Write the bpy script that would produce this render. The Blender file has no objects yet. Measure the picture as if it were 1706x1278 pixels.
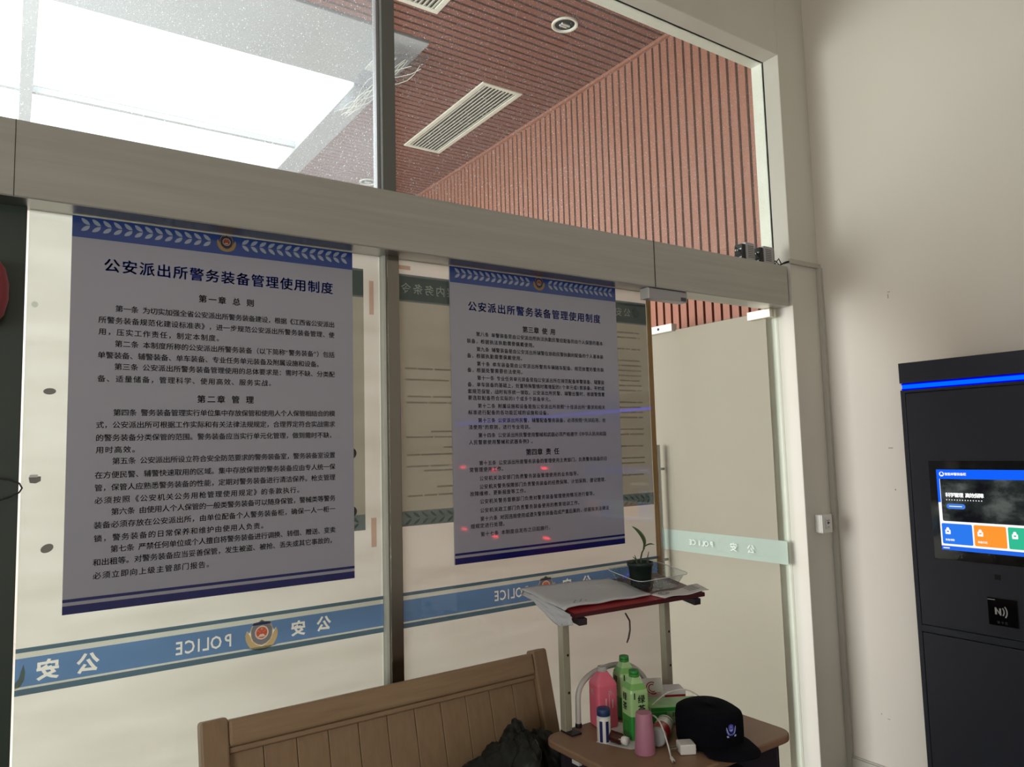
import bpy, bmesh, math, random
from mathutils import Vector, Matrix, noise
random.seed(7)
SC = bpy.context.scene
COL = SC.collection
PI = math.pi

# ------------------------------------------------------------------ camera, world, lights, exposure
def make_camera():
    yaw, pitch, roll, f = 0.60197, 0.08833, -0.02668, 1227.78
    fw = Vector((math.sin(yaw)*math.cos(pitch), math.cos(yaw)*math.cos(pitch), math.sin(pitch)))
    r = Vector((math.cos(yaw), -math.sin(yaw), 0)); u = r.cross(fw)
    c, s = math.cos(roll), math.sin(roll)
    R, U = c*r + s*u, -s*r + c*u
    m = Matrix((R, U, -fw)).transposed().to_4x4(); m.translation = (0, 0, 1.6)
    cd = bpy.data.cameras.new('camera'); cam = bpy.data.objects.new('camera', cd); COL.objects.link(cam)
    cam.matrix_world = m
    cd.sensor_fit = 'HORIZONTAL'; cd.sensor_width = 36.0; cd.lens = f/1706*36.0
    cd.clip_start = 0.02
    SC.camera = cam
make_camera()
w = bpy.data.worlds.new('sky'); SC.world = w; w.use_nodes = True
w.node_tree.nodes['Background'].inputs[0].default_value = (0.92, 0.97, 1.0, 1)
w.node_tree.nodes['Background'].inputs[1].default_value = 3.0
GX0_ = -2.6
def area(name, loc, rot, sx, sy, power, color):
    l = bpy.data.lights.new(name, 'AREA'); l.shape = 'RECTANGLE'; l.size = sx; l.size_y = sy
    l.energy = power; l.color = color
    o = bpy.data.objects.new(name, l); COL.objects.link(o); o.location = loc; o.rotation_euler = rot
    return o
area('skylight_daylight', (-0.33, 6.1, 4.262), (0, 0, 0), 4.55, 2.7, 74, (0.97, 1.0, 0.98))      # daylight through the hall skylight
area('hall_left_fill', (GX0_-.03, 4.15, 1.85), (0, -PI/2, 0), 2.9, 2.9, 275, (0.98, 1.0, 1.0))     # unseen fill lamp added so the left panes brighten more than the right
area('window_daylight', (-2.56, -0.9, 1.75), (0, -PI/2, 0), 1.5, 2.0, 45, (1.0, 0.985, 0.96))     # daylight through the front room's window
SC.view_settings.view_transform = 'Standard'; SC.view_settings.look = 'None'
SC.view_settings.gamma = 1.0; SC.view_settings.use_curve_mapping = False
SC.view_settings.exposure = 0.0
SC.cycles.max_bounces = 14; SC.cycles.transparent_max_bounces = 24; SC.cycles.transmission_bounces = 12
SC.cycles.diffuse_bounces = 6; SC.cycles.glossy_bounces = 6; SC.cycles.sample_clamp_indirect = 4.0
SC.cycles.caustics_reflective = False; SC.cycles.caustics_refractive = False

# ------------------------------------------------------------------ materials
def lin(c):
    if isinstance(c, str):
        c = [int(c[i:i+2], 16)/255 for i in (0, 2, 4)]
    return tuple((x/12.92 if x <= 0.04045 else ((x+0.055)/1.055)**2.4) for x in c) + (1.0,)
class NT:
    def __init__(s, name):
        s.m = bpy.data.materials.new(name); s.m.use_nodes = True
        s.t = s.m.node_tree; s.t.nodes.clear()
        s.out = s.n('ShaderNodeOutputMaterial')
    def n(s, kind, **kw):
        x = s.t.nodes.new(kind)
        for k, v in kw.items():
            if isinstance(v, (int, str)) and hasattr(x, k) and not k.startswith('i_'): setattr(x, k, v)
        return x
    def l(s, a, b): s.t.links.new(a, b)
    def surf(s, sh): s.l(sh, s.out.inputs[0])
    def noise(s, scale, vec=(1, 1, 1), detail=4.0, rough=0.55):
        tc = s.n('ShaderNodeTexCoord'); mp = s.n('ShaderNodeMapping'); mp.inputs['Scale'].default_value = vec
        s.l(tc.outputs['Object'], mp.inputs[0])
        nz = s.n('ShaderNodeTexNoise'); nz.inputs['Scale'].default_value = scale
        nz.inputs['Detail'].default_value = detail; nz.inputs['Roughness'].default_value = rough
        s.l(mp.outputs[0], nz.inputs['Vector']); return nz.outputs[0]
    def ramp(s, fac, stops):
        r = s.n('ShaderNodeValToRGB'); s.l(fac, r.inputs[0]); e = r.color_ramp.elements
        while len(e) < len(stops): e.new(0.5)
        for k, (p, c) in enumerate(stops): e[k].position = p; e[k].color = c
        return r.outputs[0]
def mat(name, color, rough=0.5, metal=0.0, spec=0.5, nz=None, bump=None, coat=0.0, alpha=None, transmission=0.0):
    """nz=(scale, vec, second colour) mottles the colour; bump=(scale, vec, strength)"""
    t = NT(name); p = t.n('ShaderNodeBsdfPrincipled'); c = lin(color)
    p.inputs['Base Color'].default_value = c; p.inputs['Roughness'].default_value = rough
    p.inputs['Metallic'].default_value = metal; p.inputs['Specular IOR Level'].default_value = spec
    p.inputs['Coat Weight'].default_value = coat; p.inputs['Coat Roughness'].default_value = 0.04
    p.inputs['Transmission Weight'].default_value = transmission
    if nz: t.l(t.ramp(t.noise(nz[0], nz[1]), [(0.3, c), (0.7, lin(nz[2]))]), p.inputs['Base Color'])
    if bump:
        b = t.n('ShaderNodeBump'); b.inputs['Strength'].default_value = bump[2]; b.inputs['Distance'].default_value = 0.004
        t.l(t.noise(bump[0], bump[1]), b.inputs['Height']); t.l(b.outputs[0], p.inputs['Normal'])
    t.surf(p.outputs[0]); return t.m
def emit(name, color, strength=1.0):
    t = NT(name); e = t.n('ShaderNodeEmission'); e.inputs[0].default_value = lin(color); e.inputs[1].default_value = strength
    t.surf(e.outputs[0]); return t.m
def translucent(name, color, front='BFBFB8', amount=0.8, nz=None, clear=0.0, fwd=0.0, tint='FFFFFF'):
    """thin sheet that light passes through diffusely"""
    t = NT(name); a = t.n('ShaderNodeBsdfTranslucent'); b = t.n('ShaderNodeBsdfDiffuse'); m = t.n('ShaderNodeMixShader')
    a.inputs[0].default_value = lin(color); b.inputs[0].default_value = lin(front); m.inputs[0].default_value = amount
    if nz: t.l(t.ramp(t.noise(nz[0], nz[1]), [(0.3, lin(color)), (0.7, lin(nz[2]))]), a.inputs[0])
    t.l(b.outputs[0], m.inputs[1]); t.l(a.outputs[0], m.inputs[2]); sh = m.outputs[0]
    if fwd:
        k = t.n('ShaderNodeBsdfRefraction'); k.inputs['Roughness'].default_value = 0.55; k.inputs['IOR'].default_value = 1.25; k.inputs[0].default_value = lin(color)
        m2 = t.n('ShaderNodeMixShader'); m2.inputs[0].default_value = fwd
        t.l(sh, m2.inputs[1]); t.l(k.outputs[0], m2.inputs[2]); sh = m2.outputs[0]
    if clear:
        k = t.n('ShaderNodeBsdfTransparent'); k.inputs[0].default_value = lin(tint); m2 = t.n('ShaderNodeMixShader'); m2.inputs[0].default_value = clear
        t.l(sh, m2.inputs[1]); t.l(k.outputs[0], m2.inputs[2]); sh = m2.outputs[0]
    t.surf(sh); return t.m
def glass(name, tint='F8FBF9', dust=0.0, gloss=1.0):
    """thin sheet of clear glass or clear plastic: passes straight through, mirrors by Fresnel, dust where asked"""
    t = NT(name); k = t.n('ShaderNodeBsdfTransparent'); k.inputs[0].default_value = lin(tint)
    g = t.n('ShaderNodeBsdfGlossy'); g.inputs['Roughness'].default_value = 0.02
    lw = t.n('ShaderNodeLayerWeight'); lw.inputs['Blend'].default_value = 0.5       # facing term: the same from both sides of the sheet
    pw = t.n('ShaderNodeMath', operation='POWER'); pw.inputs[1].default_value = 5.0; t.l(lw.outputs['Facing'], pw.inputs[0])
    mul = t.n('ShaderNodeMath', operation='MULTIPLY_ADD'); mul.inputs[1].default_value = 0.9*gloss; mul.inputs[2].default_value = 0.035*gloss; t.l(pw.outputs[0], mul.inputs[0])
    m = t.n('ShaderNodeMixShader'); t.l(mul.outputs[0], m.inputs[0]); t.l(k.outputs[0], m.inputs[1]); t.l(g.outputs[0], m.inputs[2])
    sh = m.outputs[0]
    if dust:
        tc = t.n('ShaderNodeTexCoord')
        spk = []
        for sc, th in ((75, 0.13), (170, 0.16)):
            v = t.n('ShaderNodeTexVoronoi'); v.inputs['Scale'].default_value = sc; t.l(tc.outputs['Object'], v.inputs['Vector'])
            lt = t.n('ShaderNodeMath', operation='LESS_THAN'); lt.inputs[1].default_value = th; t.l(v.outputs['Distance'], lt.inputs[0])
            wn = t.n('ShaderNodeMath', operation='GREATER_THAN'); wn.inputs[1].default_value = 0.45
            t.l(v.outputs['Color'], wn.inputs[0])
            a = t.n('ShaderNodeMath', operation='MULTIPLY'); t.l(lt.outputs[0], a.inputs[0]); t.l(wn.outputs[0], a.inputs[1])
            spk.append(a.outputs[0])
        mx = t.n('ShaderNodeMath', operation='MAXIMUM'); t.l(spk[0], mx.inputs[0]); t.l(spk[1], mx.inputs[1])
        film = t.ramp(t.noise(1.6, (1, 1, 1)), [(0.25, (dust*.55,)*3+(1,)), (0.8, (dust*1.3,)*3+(1,))])
        s2 = t.n('ShaderNodeMath', operation='MULTIPLY'); s2.inputs[1].default_value = 0.7; t.l(mx.outputs[0], s2.inputs[0])
        ad = t.n('ShaderNodeMath', operation='ADD'); t.l(film, ad.inputs[0]); t.l(s2.outputs[0], ad.inputs[1])
        tr = t.n('ShaderNodeBsdfTranslucent'); tr.inputs[0].default_value = lin('DDE6EE')
        m3 = t.n('ShaderNodeMixShader'); t.l(ad.outputs[0], m3.inputs[0]); t.l(sh, m3.inputs[1]); t.l(tr.outputs[0], m3.inputs[2])
        sh = m3.outputs[0]
    t.surf(sh); return t.m
def wood(name, c1, c2, scale=6, vec=(14, 14, 1), rough=0.45):
    t = NT(name); p = t.n('ShaderNodeBsdfPrincipled'); p.inputs['Roughness'].default_value = rough
    nz = t.noise(scale, vec, 6.0, 0.62)
    t.l(t.ramp(nz, [(0.25, lin(c1)), (0.75, lin(c2))]), p.inputs['Base Color'])
    b = t.n('ShaderNodeBump'); b.inputs['Strength'].default_value = 0.12; b.inputs['Distance'].default_value = 0.002
    t.l(nz, b.inputs['Height']); t.l(b.outputs[0], p.inputs['Normal']); t.surf(p.outputs[0]); return t.m

M = {}
M['wall'] = mat('painted_plaster', 'DDD6CB', 0.85, bump=(60, (1, 1, 1), 0.05), nz=(0.9, (1, 1, 1), 'D8D1C5'))
M['pier'] = mat('painted_pier', 'D6D2C9', 0.8, nz=(2.0, (1, 1, .4), 'D0CBC0'), bump=(40, (1, 1, 1), 0.06))
M['trim'] = mat('white_frame_paint', 'E6E6DA', 0.6, nz=(7, (1, 1, 1), 'DADACB'), bump=(25, (1, 1, 1), 0.15))
M['caulk'] = mat('dark_gap', '2A2924', 0.9)
M['floor'] = mat('grey_floor_tile', '6E6A64', 0.35, nz=(3, (1, 1, 1), '625E58'))
M['hall_floor'] = mat('pale_hall_tile', 'CFC8BC', 0.3, nz=(2, (1, 1, 1), 'C6BFB2'))
M['hall_wall'] = mat('hall_white_paint', 'DCD8D0', 0.8)
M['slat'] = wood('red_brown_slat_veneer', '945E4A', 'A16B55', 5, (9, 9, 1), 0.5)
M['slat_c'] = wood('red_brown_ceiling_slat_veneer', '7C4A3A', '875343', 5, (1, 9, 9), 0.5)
M['slat_gap'] = mat('slat_groove', '3A201A', 0.8)
M['plaster'] = mat('grey_plasterboard', 'AEB0B2', 0.8, nz=(1.5, (1, 1, 1), 'A4A7AA'))
M['steel'] = mat('brushed_steel_cladding', 'B6B4AC', 0.42, 0.35, nz=(3, (.6, 4, 14), 'ABA9A0'), bump=(60, (.4, 1, 14), 0.03))
M['mirror'] = mat('polished_steel', '8F8B84', 0.16, 1.0)
M['darkmetal'] = mat('grey_painted_metal', '6B6C67', 0.45, 0.3)
M['chrome'] = mat('chrome', 'B4B4B0', 0.2, 1.0)
M['whitemetal'] = mat('pale_steel_fitting', 'E8E2CF', 0.35, 0.25)
M['alu'] = mat('anodised_aluminium', 'A7A5A8', 0.4, 0.6)
M['pane'] = glass('clear_glass')
M['dusty'] = glass('dusty_clear_glass', dust=0.026); M['dustier'] = glass('dustier_clear_glass', dust=0.16)
M['film'] = translucent('frosted_film', 'F4F2EE', 'C6C5C0', 0.78, nz=(2.2, (1, 1, 6), 'DDDAD4'), fwd=0.55)
M['doorfilm'] = translucent('frosted_door_film', 'D2C4BA', 'CABDB0', 0.35, nz=(2.0, (1, 1, 3), 'CABCB1'))
M['band'] = translucent('blue_vinyl', '6E9BD0', '4A6C9C', 0.8, nz=(2.5, (1, 1, 1), '6893C6'), clear=0.75, tint='7AA2DA')
M['band_line'] = translucent('slate_blue_vinyl', '6F8FA8', '607C90', 0.8, clear=0.6, tint='6E8CA2')
M['band_white'] = translucent('white_vinyl', 'F2F5F0', 'D0D4D0', 0.85, clear=0.8, tint='F2F6F2')
M['band_door'] = translucent('pale_green_vinyl', 'D6E2DC', 'D2DCD6', 0.3)
M['band_door_txt'] = translucent('paler_green_vinyl', 'E6ECE8', 'E2E8E4', 0.15)
M['bposter'] = translucent('back_poster_paper', 'B2B0A4', '96968A', 0.7, nz=(5, (1, 1, 1), 'AAA89B'), clear=0.65, tint='D6D4CA')
M['bposter_hdr'] = translucent('back_poster_green_print', '64767A', '525F61', 0.7, clear=0.6, tint='8D9EA0')
M['bposter_txt'] = translucent('back_poster_grey_print', 'C2C0B8', '9A9A92', 0.75, clear=0.55, tint='DEDCD6')
M['bposter_wht'] = translucent('back_poster_pale_print', 'B4C2C0', '93A5A2', 0.7, clear=0.6, tint='B9C6C4')
M['tape'] = translucent('pinkish_paper_tape', 'F0DCD2', 'E0CCC2', 0.8, clear=0.93, tint='F2E4DC')
M['poster'] = mat('glossy_poster_white', 'A3A3AE', 0.22, 0, 0.5, coat=0.6)
M['p_blue'] = mat('poster_header_blue', '23458E', 0.22, 0, 0.5, coat=0.6)
M['p_title'] = mat('poster_title_blue', '3548AE', 0.3, coat=0.5)
M['p_navy'] = mat('poster_footer_navy', '141A63', 0.22, coat=0.6)
M['p_black'] = mat('poster_black_ink', '141216', 0.3, coat=0.5)
M['p_leaf'] = mat('poster_pale_leaf_ink', 'A3AEBF', 0.3, coat=0.5)
M['gold'] = mat('gold_ink', 'A48752', 0.4); M['shield'] = mat('shield_navy_ink', '23283C', 0.4)
M['red_ink'] = mat('red_ink', '963A34', 0.4); M['white_ink'] = mat('white_ink', 'B5A894', 0.4)
M['t_gold'] = translucent('gold_vinyl', 'D9BC8C', 'B79A6A', 0.8, clear=0.8, tint='E2C898'); M['t_shield'] = translucent('dark_vinyl', '4A4A58', '383848', 0.7, clear=0.75, tint='9898A6')
M['t_red'] = translucent('red_vinyl', 'DE5A4C', 'B23C34', 0.8, clear=0.8, tint='E66A5A'); M['t_white'] = translucent('pale_vinyl', 'F2E6DA', 'D8CCC0', 0.85, clear=0.85, tint='F2E6DA')
M['benchwood'] = wood('oiled_oak', '8A7054', '9A8062', 5, (12, 12, 1.2), 0.45)
M['benchrail'] = wood('oiled_oak_rail', '8E7458', 'A28868', 5, (1.2, 12, 12), 0.45)
M['groove'] = mat('dark_plank_joint', '3A2417', 0.7)
M['deskwood'] = wood('beige_desk_laminate', '86684F', '907259', 3, (1.2, 7, 7), 0.5)
M['deskmetal'] = mat('dark_desk_metal', '3A3238', 0.5, 0.3)
M['leg'] = mat('galvanised_square_tube', 'BDB9A4', 0.4, 0.35, nz=(14, (1, 1, .4), 'A3A08C'))
M['board'] = wood('dark_red_board', '4B2222', '5A2A2A', 4, (1, 8, 8), 0.4)
M['jacket'] = mat('black_padded_nylon', '1A1C17', 0.55, 0, 0.35, bump=(38, (1, 1, .5), 0.35))
M['black'] = mat('black_plastic', '15151A', 0.5)
M['capcloth'] = mat('navy_black_twill', '08080F', 0.95, 0, 0.15, bump=(300, (1, 1, 1), 0.2))
M['cabinet'] = mat('navy_grey_powder_coat', '1B1E2A', 0.42, 0, 0.45)
M['cabinet_edge'] = mat('navy_grey_edge_coat', '1B1D25', 0.45)
M['gap'] = mat('black_door_gap', '050508', 0.9)
M['bezel'] = mat('black_screen_glass', '07070B', 0.08)
M['led'] = emit('blue_light_strip', (0.0, 0.19, 1.0), 5.0)
M['led_dim'] = emit('blue_light_strip_edge', (0.0, 0.0, 1.0), 0.9)
M['led_red'] = emit('red_digit_light', (1.0, 0.12, 0.25), 45.0)
for k, c, s in (('s_blue', '1462FF', 1.0), ('s_white', 'FFFFFF', 1.0), ('s_tileb', '2E7BF0', 1.0), ('s_tileo', 'FF9A34', 1.0), ('s_tileg', '35BE93', 1.0),
                ('s_btn', '4A86E8', .9), ('s_foot', '2A6EF0', .9)): M[k] = emit('screen_' + k[2:], c, s)
def banner():
    t = NT('screen_banner_photo'); e = t.n('ShaderNodeEmission')
    t.l(t.ramp(t.noise(9, (1, 1, 1.6)), [(0.35, lin('17171C')), (0.5, lin('2C3130')), (0.66, lin('5A5F5C'))]), e.inputs[0]); e.inputs[1].default_value = 0.9
    t.surf(e.outputs[0]); return t.m
M['s_banner'] = banner()
M['white_plastic'] = mat('white_plastic', 'DEDCD6', 0.4); M['grey_plastic'] = mat('grey_plastic', '9A9A98', 0.5)
M['trunking'] = mat('pvc_trunking', 'B9B5AA', 0.5)
M['paper'] = mat('white_paper', 'D8D6D4', 0.7); M['ink'] = mat('grey_ink', '4A4850', 0.7)
M['bubble'] = mat('bubble_wrap_envelope', 'C9CACC', 0.4, bump=(160, (1, 1, 1), 0.6))
M['redfolder'] = mat('red_folder_card', '8E1F24', 0.45)
M['clear'] = glass('clear_plastic', 'EDF1EE'); M['clear2'] = glass('frosted_clear_plastic', 'E8ECEC', dust=0.03)
M['hazy'] = glass('hazy_clear_film', 'E9EEF4', dust=0.22); M['neck'] = translucent('milky_clear_plastic', 'F0F0EE', 'EAEAE6', 0.4, clear=0.35, tint='F4F4F2'); M['pot'] = mat('dark_green_pot', '14231F', 0.5); M['soil'] = mat('dark_soil', '231A13', 0.9)
M['leafg'] = mat('green_leaf', '4B6428', 0.4, nz=(12, (1, 1, 1), '3C5422')); M['stem'] = mat('leaf_stem', '3C4A26', 0.5)
M['pink_juice'] = mat('pink_drink', 'EA7288', 0.25, 0, .5, nz=(12, (1, 1, 1), 'E0647C'))
M['pink_txt'] = mat('pale_pink_print', 'EFC0C6', 0.4)
M['green_tea'] = mat('green_tea', '6FAF52', 0.2, 0, .5, nz=(4, (1, 1, 1), '8BC070')); M['green_deep'] = mat('deep_green_label', '2F8F3A', 0.3)
M['pale_green'] = mat('pale_green_label', 'A8CF8E', 0.3); M['green_cap'] = mat('green_cap', '2E8B34', 0.35)
M['dark_ink'] = mat('dark_green_ink', '12301C', 0.5)
M['blue_cap'] = mat('dark_blue_cap', '1E3563', 0.45); M['navy_lbl'] = mat('navy_label', '15205A', 0.4)
M['pinkcup'] = mat('pink_plastic_cup', 'B0768A', 0.5)
M['brown'] = mat('brown_bottle', '3B150F', 0.25); M['red_can'] = mat('red_can_label', '9A1A20', 0.35)
M['tubewhite'] = mat('white_painted_tube', 'C9C8C0', 0.4)
M['darkgreen'] = mat('dark_green_panel', '39443E', 0.25, 0, .5, nz=(1.2, (1, 1, 1), '414C45'))
M['reflect_red'] = mat('dull_red_reflection', '9A3C44', 0.6); M['wire'] = mat('dark_wire', '3C3C40', 0.3, 0.8)
M['amber'] = mat('amber_edge_strip', '9C7440', 0.35); M['pad'] = mat('grey_adhesive_pad', '8F8E88', 0.7)
M['emb_blue'] = mat('blue_embroidery', '5A62C8', 0.7); M['emb_white'] = mat('pale_embroidery', 'B9BCE6', 0.7)
M['lamp_in'] = mat('downlight_reflector', 'B8B4AE', 0.2, 0.7)
M['vent_in'] = mat('vent_dark_inside', '2E2622', 0.9)

# ------------------------------------------------------------------ mesh helpers
def wloc(o):
    v = Vector((0, 0, 0))
    while o is not None: v += o.location; o = o.parent
    return v
class MB:
    def __init__(s): s.v = []; s.f = []; s.mi = []; s.sm = []
    def add(s, vs, fs, mi=0, smooth=False):
        b = len(s.v); s.v += [tuple(p) for p in vs]
        for q in fs: s.f.append(tuple(i+b for i in q)); s.mi.append(mi); s.sm.append(smooth)
        return s
    def hexa(s, p, mi=0):      # p: 8 points, bottom ring then top ring
        return s.add(p, [(0, 3, 2, 1), (4, 5, 6, 7), (0, 1, 5, 4), (1, 2, 6, 5), (2, 3, 7, 6), (3, 0, 4, 7)], mi)
    def box(s, a, b, mi=0):    # min corner, max corner
        (x0, y0, z0), (x1, y1, z1) = a, b
        return s.hexa([(x0, y0, z0), (x1, y0, z0), (x1, y1, z0), (x0, y1, z0), (x0, y0, z1), (x1, y0, z1), (x1, y1, z1), (x0, y1, z1)], mi)
    def obox(s, c, ux, uy, uz, mi=0):    # centre and three half-axis vectors
        c, ux, uy, uz = map(Vector, (c, ux, uy, uz))
        return s.hexa([c-ux-uy-uz, c+ux-uy-uz, c+ux+uy-uz, c-ux+uy-uz, c-ux-uy+uz, c+ux-uy+uz, c+ux+uy+uz, c-ux+uy+uz], mi)
    def tube(s, path, r, n=10, mi=0, closed=False, caps=True):
        P = [Vector(p) for p in path]; k = len(P); rr = r if isinstance(r, (list, tuple)) else [r]*k
        rings = []; up = None
        for i in range(k):
            a, b = P[(i-1) % k if closed else max(i-1, 0)], P[(i+1) % k if closed else min(i+1, k-1)]
            t = (b-a).normalized()
            if up is None: up = Vector((0, 0, 1)) if abs(t.z) < .9 else Vector((1, 0, 0))
            x = up.cross(t).normalized(); y = t.cross(x); up = y
            rings.append([P[i]+(x*math.cos(2*PI*j/n)+y*math.sin(2*PI*j/n))*rr[i] for j in range(n)])
        vs = [p for g in rings for p in g]; fs = []
        for i in range(k if closed else k-1):
            i2 = (i+1) % k
            for j in range(n): fs.append((i*n+j, i*n+(j+1) % n, i2*n+(j+1) % n, i2*n+j))
        s.add(vs, fs, mi, True)
        if caps and not closed:
            s.add(rings[0], [tuple(range(n))[::-1]], mi); s.add(rings[-1], [tuple(range(n))], mi)
        return s
    def lathe(s, prof, c, n=28, mi=0, axis=None, sq=None, smooth=True):   # prof: (r, h); sq = squareness exponent
        c = Vector(c); az = Vector(axis or (0, 0, 1)).normalized()
        ax = az.orthogonal().normalized() if axis else Vector((1, 0, 0)); ay = az.cross(ax)
        vs = []
        for r, h in prof:
            for j in range(n):
                a = 2*PI*j/n; k = 1.0
                if sq:
                    e, rot = sq; k = 1/((abs(math.cos(a-rot))**e+abs(math.sin(a-rot))**e)**(1/e))
                vs.append(c+ax*(r*k*math.cos(a))+ay*(r*k*math.sin(a))+az*h)
        fs = [(i*n+j, i*n+(j+1) % n, (i+1)*n+(j+1) % n, (i+1)*n+j) for i in range(len(prof)-1) for j in range(n)]
        s.add(vs, fs, mi, smooth)
        if prof[0][0] > 1e-6: s.add(vs[:n], [tuple(range(n))[::-1]], mi)
        if prof[-1][0] > 1e-6: s.add(vs[-n:], [tuple(range(n))], mi)
        return s
    def prism(s, poly, mp, t0, t1, mi=0):     # poly in (u, v), mp(u, v, t) -> point
        n = len(poly); a = [mp(u, v, t0) for u, v in poly]; b = [mp(u, v, t1) for u, v in poly]
        return s.add(a+b, [tuple(range(n))[::-1], tuple(range(n, 2*n))]+[(i, (i+1) % n, n+(i+1) % n, n+i) for i in range(n)], mi)
    def flat(s, poly, mp, t=0.0, mi=0):
        return s.add([mp(u, v, t) for u, v in poly], [tuple(range(len(poly)))], mi)
    def build(s, name, mats, parent=None, bevel=0.0, seg=2, smooth=False):
        me = bpy.data.meshes.new(name)
        off = wloc(parent) if parent else Vector((0, 0, 0))
        me.from_pydata([tuple(Vector(p)-off) for p in s.v], [], s.f)
        for m in (mats if isinstance(mats, (list, tuple)) else [mats]): me.materials.append(m)
        me.polygons.foreach_set('material_index', s.mi)
        me.polygons.foreach_set('use_smooth', [bool(x or smooth) for x in s.sm])
        me.update()
        o = bpy.data.objects.new(name, me); COL.objects.link(o); o.parent = parent
        if bevel:
            b = o.modifiers.new('bevel', 'BEVEL'); b.width = bevel; b.segments = seg; b.limit_method = 'ANGLE'; b.angle_limit = 0.7
        return o
def tag(o, label, cat, group=None):
    o['label'] = label; o['category'] = cat
    if group: o['group'] = group
    return o
def thing(name, loc, label, cat, group=None):
    o = bpy.data.objects.new(name, None); COL.objects.link(o); o.location = loc; o.empty_display_size = 0.05
    return tag(o, label, cat, group)
def struct(o): o['kind'] = 'structure'; return o
def sempty(name, loc):
    o = bpy.data.objects.new(name, None); COL.objects.link(o); o.location = loc; o.empty_display_size = 0.05
    return struct(o)
# planar mappers: facing the viewer's room on the partition, mirrored for prints on its far side, and on the cabinet front
def onwall(y, sgn=1): return lambda u, v, t=0.0: (u, y-t*sgn, v)
def oncab(x): return lambda u, v, t=0.0: (x-t, -u, v)          # u grows to the viewer's right (towards -y)

# ------------------------------------------------------------------ lettering
_G = {}
def glyph(ch, off=0.0):
    if (ch, off) not in _G:
        cu = bpy.data.curves.new('g', 'FONT'); cu.body = ch; cu.resolution_u = 2; cu.offset = off
        ob = bpy.data.objects.new('g', cu); me = bpy.data.meshes.new_from_object(ob)
        v = [(p.co.x, p.co.y) for p in me.vertices]; f = [tuple(p.vertices) for p in me.polygons]
        bpy.data.objects.remove(ob); bpy.data.curves.remove(cu); bpy.data.meshes.remove(me)
        _G[(ch, off)] = (v, f)
    return _G[(ch, off)]
def advance(ch): return 0.5 if ch == ' ' else (1.0 if ord(ch) > 0x2000 and ch not in '“”' else (0.5 if ch in '“”' else 0.62))
def place(text, u0, u1, size, fit=True, pitch=1.08):
    """pen positions of every character of one line between u0 and u1"""
    tot = sum(advance(c) for c in text); k = (u1-u0)/tot if fit else size*pitch
    pos = []; x = u0
    for c in text:
        a = advance(c)*k; pos.append((c, x+(a-advance(c)*size)/2)); x += a
    return pos
def write(mb, text, u0, u1, v, size, mp, t=0.0, mi=0, fit=True, bold=0.0, mirror=False, pitch=1.08, sx=1.0):
    for c, x in place(text, u0, u1, size, fit, pitch):
        if c in ' 　': continue
        gv, gf = glyph(c)
        for du, dv in (((0, 0),) if not bold else ((-bold, 0), (bold, 0), (0, bold*.8), (0, -bold*.8))):     # heavier strokes: the same shape stamped with small shifts
            pts = []
            for a, b in gv:
                u = x+(a*sx+du)*size
                pts.append((u0+u1-u if mirror else u, v+(b+dv)*size))
            mb.add([mp(p, q, t) for p, q in pts], gf, mi)
def holes(rect, groups):
    """rectangle (u0, v0, u1, v1) with glyph shapes cut out: returns 2-D verts and triangles"""
    bm = bmesh.new()
    def loop(ps):
        vs = [bm.verts.new((a, b, 0)) for a, b in ps]
        return [bm.edges.new((vs[i], vs[(i+1) % len(vs)])) for i in range(len(vs))]
    u0, v0, u1, v1 = rect
    ed = loop([(u0, v0), (u1, v0), (u1, v1), (u0, v1)])
    for vs, fs in groups:
        cnt = {}
        for q in fs:
            for i in range(len(q)):
                e = tuple(sorted((q[i], q[(i+1) % len(q)]))); cnt[e] = cnt.get(e, 0)+1
        used = {}
        for (a, b), c in cnt.items():
            if c == 1:
                for i in (a, b):
                    if i not in used: used[i] = bm.verts.new((vs[i][0], vs[i][1], 0))
                ed.append(bm.edges.new((used[a], used[b])))
    bmesh.ops.triangle_fill(bm, use_beauty=True, use_dissolve=False, edges=ed, normal=(0, 0, 1))
    bm.verts.index_update()
    out = [(p.co.x, p.co.y) for p in bm.verts], [tuple(x.index for x in q.verts) for q in bm.faces]
    bm.free(); return out
def ringfill(outer, inners):
    bm = bmesh.new(); ed = []
    for ps in [outer]+inners:
        vs = [bm.verts.new((a, b, 0)) for a, b in ps]; ed += [bm.edges.new((vs[i], vs[(i+1) % len(vs)])) for i in range(len(vs))]
    bmesh.ops.triangle_fill(bm, use_beauty=True, use_dissolve=False, edges=ed, normal=(0, 0, 1)); bm.verts.index_update()
    out = [(p.co.x, p.co.y) for p in bm.verts], [tuple(x.index for x in q.verts) for q in bm.faces]
    bm.free(); return out
LATIN = {'P': .66, 'O': .80, 'L': .60, 'I': .34, 'C': .76, 'E': .64}
def glyphs2d(text, u0, u1, v, size, mirror=False, bold=0.02, fit=True, sx=1.0):
    r = []
    for c, x in place(text, u0, u1, size, fit):
        if c == ' ': continue
        if sx != 1.0: x = u0
        gv, gf = glyph(c, bold); r.append(([((u0+u1-(x+a*size*sx)) if mirror else x+a*size*sx, v+b*size) for a, b in gv], gf))
    return r

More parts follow.
